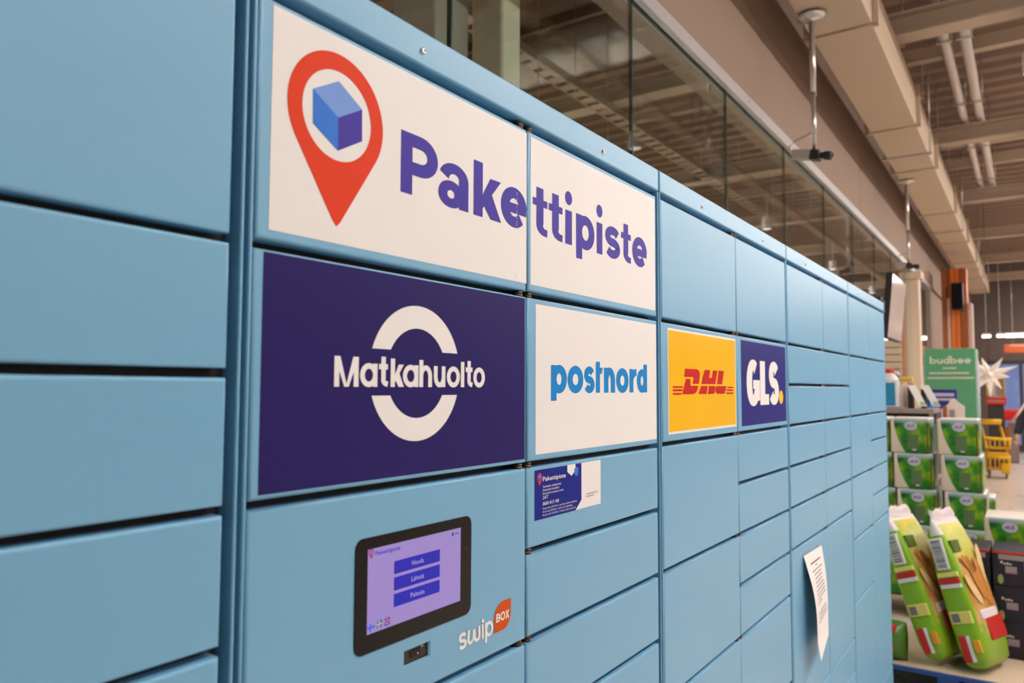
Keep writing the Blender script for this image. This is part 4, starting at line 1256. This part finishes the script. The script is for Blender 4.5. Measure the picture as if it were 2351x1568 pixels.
b = MB(); b.lathe([(.036, 0), (.038, .01), (.038, .17), (.02, .21), (.016, .225)], (7.57, .30, 1.5155), 'z', 16); b.build('bottle_body', mat('cream_bottle', (.70, .60, .50), .4), t)
b = MB(); b.rbox((7.545, .235, 1.755), (7.595, .335, 1.790), .008, 2); b.rbox((7.555, .23, 1.70), (7.585, .250, 1.765), .006, 2); b.lathe([(.02, 0), (.02, .03)], (7.57, .30, 1.735), 'z', 12); b.build('trigger_head', mat('yellow_plastic', (.78, .52, .10), .35), t)
t = thing('red_tin', 'small red tin beside the card holders on the rack', 'tin', (7.50, .245, 1.5155))
b = MB(); b.lathe([(.026, 0), (.027, .004), (.027, .205), (.026, .21)], (7.50, .245, 1.5155), 'z', 16); b.build('tin_body', BRED, t)
b = MB(); b.lathe([(.0265, .2095), (.020, .2095), (.018, .213), (0, .213)], (7.50, .245, 1.5155), 'z', 16); b.build('lid', CHROME, t)
for k, (yy, nm) in enumerate(((.165, 'left'), (.075, 'right'))):
    t = thing('card_holder', 'slanted pale card in a black holder on the rack, %s of two' % nm, 'card holder', (7.33, yy, 1.5155), 'slanted card holders')
    dx = Vector((.105 * k, 0, 0)); b = MB()
    b.box((7.32, yy + .045, 1.5155), (7.40, yy + .085, 1.70 - .02 * k)); [v.__iadd__(dx) for v in b.v]; b.build('holder', BLACK, t)
    b = MB()
    q = [Vector((7.318, yy + .085, 1.715)), Vector((7.318, yy + .025, 1.715)), Vector((7.298, yy - .065, 1.535)), Vector((7.298, yy - .005, 1.535))]
    off = Vector((-.004, 0, 0))
    b.raw([v + off for v in q] + [v - off for v in q], [(0, 1, 2, 3), (7, 6, 5, 4), (0, 4, 5, 1), (1, 5, 6, 2), (2, 6, 7, 3), (3, 7, 4, 0)]); [v.__iadd__(dx) for v in b.v]; b.build('card', PAPER, t)
    b = MB(); q = [Vector((7.293, yy - .012, 1.575)), Vector((7.293, yy - .045, 1.575)), Vector((7.292, yy - .063, 1.542)), Vector((7.292, yy - .008, 1.542))]
    b.poly(q); [v.__iadd__(dx) for v in b.v]; b.build('green_print', mat('pale_green_print', (.42, .58, .38), .5), t)

# blue leaflet board and white pouch between rack and green locker
t = thing('leaflet_board', 'navy leaflet board with pale lettering in front of the green parcel cabinet', 'sign', (8.05, .07, .0))
b = MB(); b.rbox((8.05, -.066, 1.36), (8.062, .20, 1.678), .002, 1); b.build('board', mat('navy_board', (.03, .02, .22), .4), t)
b = MB(); b.box((8.049, -.045, 1.615), (8.05, .175, 1.645)); b.box((8.049, -.02, 1.575), (8.05, .150, 1.598)); b.build('pale_lettering', LOGOW, t)
b = MB(); b.rbox((8.045, .08, 1.50), (8.05, .165, 1.555), .003, 1); b.build('blue_picture', CUBE_L, t)
b = MB(); b.tube([(8.07, .06, .0), (8.07, .06, 1.5)], .015, 10); b.box((7.98, -.06, 0), (8.16, .18, .012)); b.build('stand', BLACK, t)
t = thing('paper_pouch', 'pale folded pouch shaped sign in front of the leaflet board', 'sign', (7.98, -.06, 1.2))
b = MB(); pr = [(-.135, 1.30), (-.135, 1.53), (-.085, 1.565), (-.06, 1.60), (-.035, 1.598), (-.01, 1.55), (.05, 1.50), (.05, 1.30)]
for dx in (0,):
    vs = [(7.86, y, z) for y, z in pr] + [(7.885, y, z) for y, z in pr]; n = len(pr)
    b.raw(vs, [tuple(range(n)), tuple(range(2 * n - 1, n - 1, -1))] + [(i, (i + 1) % n, (i + 1) % n + n, i + n) for i in range(n)])
b.build('pouch', mat('pale_pink_card', (.78, .68, .62), .6), t, fix=True)
b = MB(); b.rbox((7.855, .0, 1.32), (7.861, .035, 1.53), .004, 1); b.build('brown_picture', mat('brown_print', (.35, .11, .03), .5), t)
b = MB(); b.rbox((7.855, -.06, 1.32), (7.861, -.015, 1.50), .004, 1); b.build('grey_picture', BOXG, t)
b = MB(); b.tube([(7.873, -.04, 0), (7.873, -.04, 1.31)], .012, 8); b.box((7.82, -.11, 0), (7.93, .03, .012)); b.build('stand', BLACK, t)

# --- wall screen on an arm
t = thing('wall_screen', 'glossy wall screen, bright reflection put into its colour, tilted down past the end of the lockers', 'screen', (6.8, .30, 2.06))
b = MB()
tl, tr_, br, bl = Vector((6.45, .225, 2.575)), Vector((7.22, .225, 2.575)), Vector((7.22, .275, 2.075)), Vector((6.45, .275, 2.075))
nrm = (tr_ - tl).cross(bl - tl).normalized()
nrm = nrm if nrm.y < 0 else -nrm
def plate(q, th, m, name):
    bb = MB(); bk = [v - nrm * th for v in q]
    bb.raw(q + bk, [(0, 3, 2, 1), (4, 5, 6, 7), (0, 1, 5, 4), (1, 2, 6, 5), (2, 3, 7, 6), (3, 0, 4, 7)]); return bb.build(name, m, t, fix=True)
plate([tl, tr_, br, bl], .045, BLACK, 'casing')
ins = lambda q, k: [v + ((sum(q, Vector()) / 4) - v) * k for v in q]
plate([v + nrm * .002 for v in ins([tl, tr_, br, bl], .035)], .002, mat('screen_reflection_pale', (.60, .50, .46), .12, spec=.8), 'screen_glass')  # pale base colour stands in for a bright reflection on the glass
b = MB(); b.tube([(6.85, .30, 2.33), (6.85, .50, 2.36), (6.85, .664, 2.38)], .02, 8); b.rbox((6.75, .65, 2.28), (6.95, .690, 2.48), .004, 1); b.rbox((6.76, .29, 2.20), (6.94, .315, 2.46), .004, 1); b.build('wall_arm', BLACK, t)
b = MB(); b.rbox((6.10, .26, 1.56), (6.16, .31, 2.36), .006, 2); b.rbox((6.105, .245, 2.24), (6.155, .265, 2.33), .004, 1)
b.tube([(6.13, .29, 0), (6.13, .29, 1.57)], .018, 10)
tag(b.build('scanner_post', BLACK, org=(6.13, .285, 0)), 'slim black post standing just past the locker end', 'post')
t = thing('notice_panel', 'pale slatted panel under the wall screen', 'panel', (7.9, .5, 1.5))
for k in range(9):
    b = MB(); b.rbox((8.35, .42, 1.52 + .072 * k), (8.375, .655, 1.585 + .072 * k), .003, 1); b.build('slat', DUCTPAINT, t)
b = MB(); b.box((8.375, .43, 0), (8.40, .645, 2.17)); b.build('backing', BEIGE, t)
b = MB(); b.rbox((8.33, .625, 1.72), (8.35, .66, 2.16), .003, 1); b.build('pink_strip', mat('pink_print', (.65, .14, .17), .5), t)

# --- green parcel cabinet
GREENP = mat('mint_green_paint', (.095, .33, .17), .45, var=.03)
GREENS = mat('pale_green_side', (.25, .38, .27), .45, var=.05)
t = thing('green_parcel_cabinet', 'mint green parcel cabinet with cream lettering behind the toilet paper', 'cabinet', (9.2, .055, 0))
b = MB(); b.rbox((9.0, -.178, 0), (9.42, .292, 2.10), .012, 2); b.build('cabinet_body', GREENS, t)
b = MB(); b.rbox((8.992, -.174, .06), (9.002, .288, 2.098), .006, 1); fp = b.build('front_panel', GREENP, t)
b = MB(); b.rbox((9.05, -.1865, 1.63), (9.38, -.178, 1.98), .003, 1); b.build('side_sticker', LOGOW, t)
b = MB(); b.rbox((9.05, -.1865, 1.40), (9.38, -.178, 1.62), .003, 1); b.build('side_sticker', mat('grey_blue_print', (.30, .42, .42), .4), t)
b = MB(); b.rbox((9.05, -.1865, 1.20), (9.38, -.178, 1.39), .003, 1); b.build('side_sticker', mat('sky_print', (.30, .48, .80), .4), t)
CREAM = mat('cream_lettering', (.70, .66, .50), .5)
def yletters(items, B, X, C, wv, wh, x):
    """lettering on a face that looks towards -X: u runs to -Y"""
    bb = MB()
    ps = word(items, B, X, C, wv, wh, 's')
    for p, k in zip(ps, layered(ps)):
        bb.poly([(x - k * 1e-4, -u, z) for u, z in p])
    return bb
it = []; u = -.235
for ch, w in (('b', .058), ('u', .052), ('d', .058), ('b', .058), ('e', .056), ('e', .056)):
    it.append((ch, u, u + w)); u += w + .006
bb = yletters(it, 1.945, 1.992, 2.022, .015, .013, 8.9915); bb.build('lettering', CREAM, t)
for (ya, yb, z0, z1) in ((.120, -.005, 1.890, 1.905), (.240, -.115, 1.838, 1.855), (.262, -.155, 1.788, 1.806)):
    y = ya; k = 0; bb = MB()
    while y > yb:
        w = (.016, .011, .020, .013, .018)[k % 5]; bb.box((8.9905, max(y - w, yb), z0), (8.992, y, z1)); y -= w + .003; k += 1
    bb.build('small_print', CREAM, t)

# --- orange column with a black loudspeaker
ORG_ = mat('orange_cladding', (.55, .13, .012), .35, var=.12, vscale=5)
ORD2 = mat('dark_orange_cladding', (.26, .06, .008), .4, var=.1)
t = thing('orange_column', 'tall orange clad column reaching the duct', 'column', (14.2, .34, 0))
for k, (ya, yb, m) in enumerate(((.520, .455, ORD2), (.448, .405, mat('pale_rose_trim', (.50, .36, .30), .5)), (.398, .335, ORG_), (.328, .265, ORG_), (.258, .20, ORD2), (.193, .165, ORG_))):
    b = MB(); b.rbox((14.0 + .01 * (k % 2), yb, 0), (14.25, ya, 3.62 if k != 1 else 3.15), .006, 1); b.build('cladding_board', m, t)
b = MB(); b.box((14.03, .17, 0), (14.4, .52, 3.60)); b.build('core', ORD2, t)
b = MB(); b.rbox((13.99, .10, 0), (14.30, .16, 3.05), .006, 1); b.build('pilaster', MATS['pale_rose_trim'], t)
t = thing('loudspeaker', 'black box loudspeaker mounted on the orange column', 'speaker', (13.85, .288, 2.92))
b = MB(); b.rbox((13.76, .205, 2.93), (13.94, .372, 3.36), .012, 2); b.build('cabinet', BLACK, t)
b = MB(); b.rbox((13.752, .215, 2.95), (13.762, .362, 3.34), .004, 1); b.build('grille', mat('speaker_cloth', (.006, .005, .006), .9, spec=.1), t)
b = MB(); b.tube([(13.93, .30, 3.1), (14.0, .36, 3.08)], .02, 8); b.build('bracket', BLACK, t)

# --- paper star
t = thing('paper_star', 'white pointed paper star hanging before the entrance', 'star', (13.0, -.13, 1.87))
c = Vector((13.0, -.13, 1.89)); STARM = mat('white_star_paper', (.86, .78, .70), .6)
dirs = [(-.2, .30, .95), (-.3, -.55, .75), (-.2, -1, .35), (-.2, -.95, -.12), (-.2, .45, .45), (-.3, .9, -.1), (-.2, -.55, -.70), (-.2, -.05, -.95), (-.4, .5, -.6), (-1, 0, .1), (.8, -.3, .5), (.9, .3, -.4)]
for k, d in enumerate(dirs):
    d = Vector(d).normalized(); L = .27 + .06 * ((k * 7) % 3)
    a = d.orthogonal().normalized(); e = d.cross(a)
    b = MB(); ring = [c + d * .06 + (a * math.cos(2 * PI * i / 5) + e * math.sin(2 * PI * i / 5)) * .065 for i in range(5)]
    b.raw(ring + [c + d * L], [(i, (i + 1) % 5, 5) for i in range(5)] + [(4, 3, 2, 1, 0)]); b.build('star_point', STARM, t, fix=True)
b = MB(); b.lathe([(0, -.075), (.05, -.055), (.075, 0), (.05, .055), (0, .075)], c, 'z', 12); b.build('star_core', STARM, t)
b = MB(); b.tube([c + Vector((0, 0, .06)), (13.0, -.13, ZC)], .003, 6); b.build('cord', BLACK, t)

# --- yellow shopping trolley
TY = mat('yellow_trolley_plastic', (.72, .42, .008), .4, var=.06)
t = thing('shopping_trolley', 'yellow plastic shopping trolley standing on the open floor', 'trolley', (17.3, -.03, 0))
for yy in (.12, -.20):
    b = MB(); b.tube([(17.55, yy + .10, 1.06), (17.50, yy + .08, .95), (17.42, yy + .0, .60), (17.35, yy - .02, .35), (17.2, yy - .02, .12)], .025, 8); b.build('side_frame', TY, t)
b = MB(); b.tube([(17.56, .26, 1.07), (17.56, -.14, 1.07)], .032, 10); b.rbox((17.50, -.13, 1.0), (17.60, .25, 1.045), .012, 2); b.build('handle', TY, t)
def basket(x0, x1, y0, y1, z0, z1, nm):
    b = MB(); b.rbox((x0, y0, z0), (x1, y1, z0 + .03), .008, 1); ft = b.build('basket_floor', TY, t)
    for k in range(6):
        y = y0 + (y1 - y0) * k / 5
        b = MB(); b.tube([(x0, y, z0), (x0 - .03, y, z1)], .012, 6); b.build('basket_bar', TY, t)
    for k in range(6):
        x = x0 + (x1 - x0) * k / 5
        b = MB(); b.tube([(x, y0, z0), (x, y0 - .02, z1)], .012, 6); b.build('basket_bar', TY, t)
        b = MB(); b.tube([(x, y1, z0), (x, y1 + .02, z1)], .012, 6); b.build('basket_bar', TY, t)
    b = MB(); b.tube([(x0 - .03, y0 - .02, z1), (x0 - .03, y1 + .02, z1), (x1, y1 + .02, z1), (x1, y0 - .02, z1), (x0 - .03, y0 - .02, z1)], .024, 8); b.build('basket_rim', TY, t)
basket(17.12, 17.46, -.26, .12, .55, .74, 'upper'); basket(17.12, 17.46, -.24, .12, .16, .40, 'lower')
b = MB(); b.rbox((17.10, -.25, .36), (17.14, .10, .50), .01, 1); b.rbox((17.09, -.27, .10), (17.16, -.12, .30), .02, 1); b.build('front_guard', TY, t)
for xx in (17.16, 17.46):
    for yy in (-.20, .08):
        b = MB(); b.lathe([(.03, -.018), (.062, -.016), (.065, 0), (.062, .016), (.03, .018)], (xx, yy, .066), 'y', 14); b.tube([(xx, yy, .066), (xx, yy, .16)], .012, 6); b.build('wheel', mat('grey_rubber', (.12, .10, .10), .6), t)

# --- till stand, red counter and brown desk by the entrance
t = thing('display_stand', 'yellow framed display stand with a red band by the entrance', 'stand', (19.2, -.01, 0))
YEF = mat('mustard_frame', (.45, .28, .03), .45)
for ya, yb in ((.16, .125), (-.145, -.18)):
    b = MB(); b.rbox((19.0, yb, 1.36), (19.06, ya, 2.0), .006, 1); b.build('frame_post', YEF, t)
for z in (1.52, 1.97):
    b = MB(); b.rbox((19.0, -.18, z), (19.06, .16, z + .035), .006, 1); b.build('frame_rail', YEF, t)
b = MB(); b.box((19.02, -.15, 1.55), (19.04, -.02, 1.97)); b.build('picture', mat('taupe_picture', (.28, .20, .14), .5), t)
b = MB(); b.box((19.02, .0, 1.55), (19.04, .13, 1.97)); b.build('picture', mat('pale_picture', (.55, .45, .38), .5), t)
b = MB(); b.rbox((18.98, -.20, 1.36), (19.10, .17, 1.51), .006, 1); b.build('red_band', BRED, t)
b = MB(); b.box((18.975, -.17, 1.41), (18.98, .14, 1.46)); b.build('pale_stripe', mat('dusty_rose_print', (.45, .16, .13), .5), t)
b = MB(); b.rbox((19.02, -.15, 0), (19.14, .13, 1.36), .006, 1); b.build('stand_body', DARK, t)
t = thing('red_counter', 'bright red counter edge behind the yellow trolley', 'counter', (20.0, -.2, 0))
REDC = mat('bright_red_laminate', (.62, .02, .015), .3)
b = MB(); b.rbox((19.8, -.45, 1.0), (20.5, .17, 1.24), .05, 3); b.build('counter_top', REDC, t)
b = MB(); b.rbox((19.85, -.13, 0), (20.5, .16, 1.0), .01, 1); b.build('counter_body', mat('dark_plum', (.06, .02, .03), .5), t)
b = MB(); b.rbox((19.75, -.22, 0), (19.84, -.02, .88), .008, 1); b.build('front_panel', mat('russet_board', (.30, .09, .012), .5), t)
t = thing('dark_cabinet', 'dark cabinet standing behind the red counter', 'cabinet', (21, -.35, 0))
b = MB(); b.rbox((20.9, -.36, 0), (21.3, -.16, .92), .01, 1); b.build('cabinet_body', mat('taupe_laminate', (.20, .15, .13), .5), t)
b = MB(); b.rbox((20.89, -.35, .04), (20.9, -.17, .90), .004, 1); b.build('door', mat('grey_laminate', (.25, .19, .17), .5), t)
b = MB(); b.tube([(20.875, -.19, .4), (20.875, -.19, .6)], .008, 6); b.build('handle', CHROME, t)

# --- lights and orange sign over the entrance
for k, (ya, yb, h) in enumerate(((.325, .145, .055), (.02, -.12, .055), (-.14, -1.2, .075))):
    t = thing('entrance_light', 'bright strip light over the entrance, %s from the column' % ORD[k], 'ceiling light', (22.0, (ya + yb) / 2, 2.96), 'strip lights over the entrance')
    b = MB(); b.rbox((21.97, yb, 2.985 - h / 2), (22.03, ya, 2.985 + h / 2), .02, 2); b.build('diffuser', emit('entrance_tube', LAMP_COL, 9.0), t)
    b = MB(); b.box((21.98, yb, 2.985 + h / 2), (22.02, ya, 3.06)); b.tube([(22, (ya + yb) / 2, 3.06), (22, (ya + yb) / 2, ZC)], .006, 6); b.build('housing', LAMPW, t)
t = thing('orange_sign', 'blank orange hanging sign over the entrance', 'sign', (22.4, -.6, 2.56))
b = MB(); b.rbox((22.4, -1.1, 2.58), (22.46, -.11, 2.80), .01, 1); b.build('board', mat('signal_orange', (.62, .13, .03), .4), t)
b = MB(); b.rbox((22.39, -1.08, 2.73), (22.40, -.22, 2.795), .004, 1); b.build('pale_band', mat('salmon_print', (.70, .30, .20), .5), t)
b = MB()
for yy in (-.3, -.95):
    b.tube([(22.43, yy, 2.80), (22.43, yy, ZC)], .008, 6)
b.build('hanger', STEEL, t)

# --- shopper at the right edge
t = thing('person', 'person in a dark jacket and grey trousers at the right edge', 'person', (14.0, -.78, 0))
def skinned(name, joints, edges, m, sub=2):
    me = bpy.data.meshes.new(name); me.from_pydata([j[:3] for j in joints], edges, [])
    o = bpy.data.objects.new(name, me); COL.objects.link(o); o.parent = t
    o.modifiers.new('skin', 'SKIN'); s = o.modifiers.new('sub', 'SUBSURF'); s.levels = sub; s.render_levels = sub
    for i, j in enumerate(joints):
        v = me.skin_vertices[0].data[i]; r = j[3]
        v.radius = r if isinstance(r, tuple) else (r, r)
        v.use_root = (i == 0)
    me.materials.append(m)
    for p in me.polygons: p.use_smooth = True
    return o
SKINM = mat('skin', (.55, .30, .22), .5, var=.05)
JACK = mat('dark_navy_jacket', (.012, .012, .022), .7, var=.2)
TROU = mat('charcoal_trousers', (.06, .05, .05), .8, var=.2)
# local axes: person faces +X (away from the camera); left arm on +Y
body = [(0, 0, .95, .13), (0, 0, 1.15, .13), (0, 0, 1.38, .14), (0, 0, 1.50, .065), (.02, 0, 1.60, .075), (.02, 0, 1.70, .095), (.01, 0, 1.79, .06),
        (0, .19, 1.42, .055), (.05, .29, 1.16, .042), (-.02, .35, .96, .030), (-.03, .36, .91, .032),
        (0, -.19, 1.42, .055), (.03, -.26, 1.16, .042), (.10, -.27, .95, .030), (.12, -.27, .90, .032),
        (0, .10, .90, .09), (.02, .11, .50, .06), (-.02, .11, .09, .04), (.12, .12, .04, .035),
        (0, -.10, .90, .09), (.08, -.11, .50, .06), (.10, -.11, .09, .04), (.24, -.12, .04, .035)]
be = [(0, 1), (1, 2), (2, 3), (3, 4), (4, 5), (5, 6), (2, 7), (7, 8), (8, 9), (9, 10), (2, 11), (11, 12), (12, 13), (13, 14), (0, 15), (15, 16), (16, 17), (17, 18), (0, 19), (19, 20), (20, 21), (21, 22)]
skinned('body', body, be, SKINM)
jk = [(0, 0, 1.15, .175), (0, 0, 1.38, .18), (0, 0, 1.48, .10), (0, 0, .92, .19), (0, .21, 1.42, .085), (.05, .30, 1.16, .070), (-.02, .355, .985, .055), (0, -.21, 1.42, .085), (.03, -.27, 1.16, .070), (.10, -.275, .97, .055)]
skinned('jacket', jk, [(0, 1), (1, 2), (0, 3), (1, 4), (4, 5), (5, 6), (1, 7), (7, 8), (8, 9)], JACK)
skinned('trousers', [(0, 0, .97, .15), (0, .10, .88, .11), (.02, .11, .50, .085), (-.02, .11, .11, .075), (0, -.10, .88, .11), (.08, -.11, .50, .085), (.10, -.11, .11, .075)], [(0, 1), (1, 2), (2, 3), (0, 4), (4, 5), (5, 6)], TROU)
b = MB()
for k in range(5):
    yy = .335 + .011 * k; L = (.055, .075, .082, .078, .062)[k]
    if k == 0:
        b.tube([(-.005, .335, .915), (.03, .33, .89), (.045, .332, .86)], [.011, .010, .007], 8)
    else:
        b.tube([(-.03, yy, .90), (-.035, yy + .003, .90 - L * .55), (-.015, yy + .003, .90 - L)], [.010, .009, .007], 8)
local(b, 'fingers', SKINM, t)
hb = MB(); hb.lathe([(0, .115), (.06, .10), (.10, .05), (.105, 0), (.095, -.06), (.06, -.09)], (.0, 0, 1.71), 'z', 18)
for v in hb.v: v.x = v.x * 1.05 - .015
local(hb, 'hair', mat('dark_hair', (.02, .014, .010), .6), t)
fb = MB()
for s in (-1, 1):
    fb.lathe([(0, .012), (.009, .008), (.012, 0), (.009, -.008), (0, -.012)], (.107, s * .035, 1.69), 'z', 10)
local(fb, 'eyes', BLACK, t)
fb = MB(); fb.raw([(.105, -.014, 1.655), (.105, .014, 1.655), (.135, 0, 1.652), (.105, 0, 1.70)], [(0, 1, 2), (0, 2, 3), (1, 3, 2)]); local(fb, 'nose', SKINM, t)
fb = MB(); fb.rbox((.095, -.025, 1.617), (.108, .025, 1.627), .004, 1); local(fb, 'mouth', mat('lips', (.42, .16, .13), .5), t)
fb = MB()
for s in (-1, 1):
    fb.rbox((-.01, s * .092, 1.66), (.025, s * .108, 1.72), .006, 2)
local(fb, 'ears', SKINM, t)
fb = MB()
for s, xx in ((1, -.02), (-1, .10)):
    fb.rbox((xx - .06, s * .115 - .05, 0), (xx + .22, s * .115 + .05, .085), .035, 3)
local(fb, 'shoes', BLACK, t)
sb = MB(); sb.tube([(-.19, .23, 1.47), (-.21, .33, 1.30), (-.16, .40, 1.20)], .018, 8); local(sb, 'bag_strap', mat('beige_strap', (.55, .45, .38), .6), t)
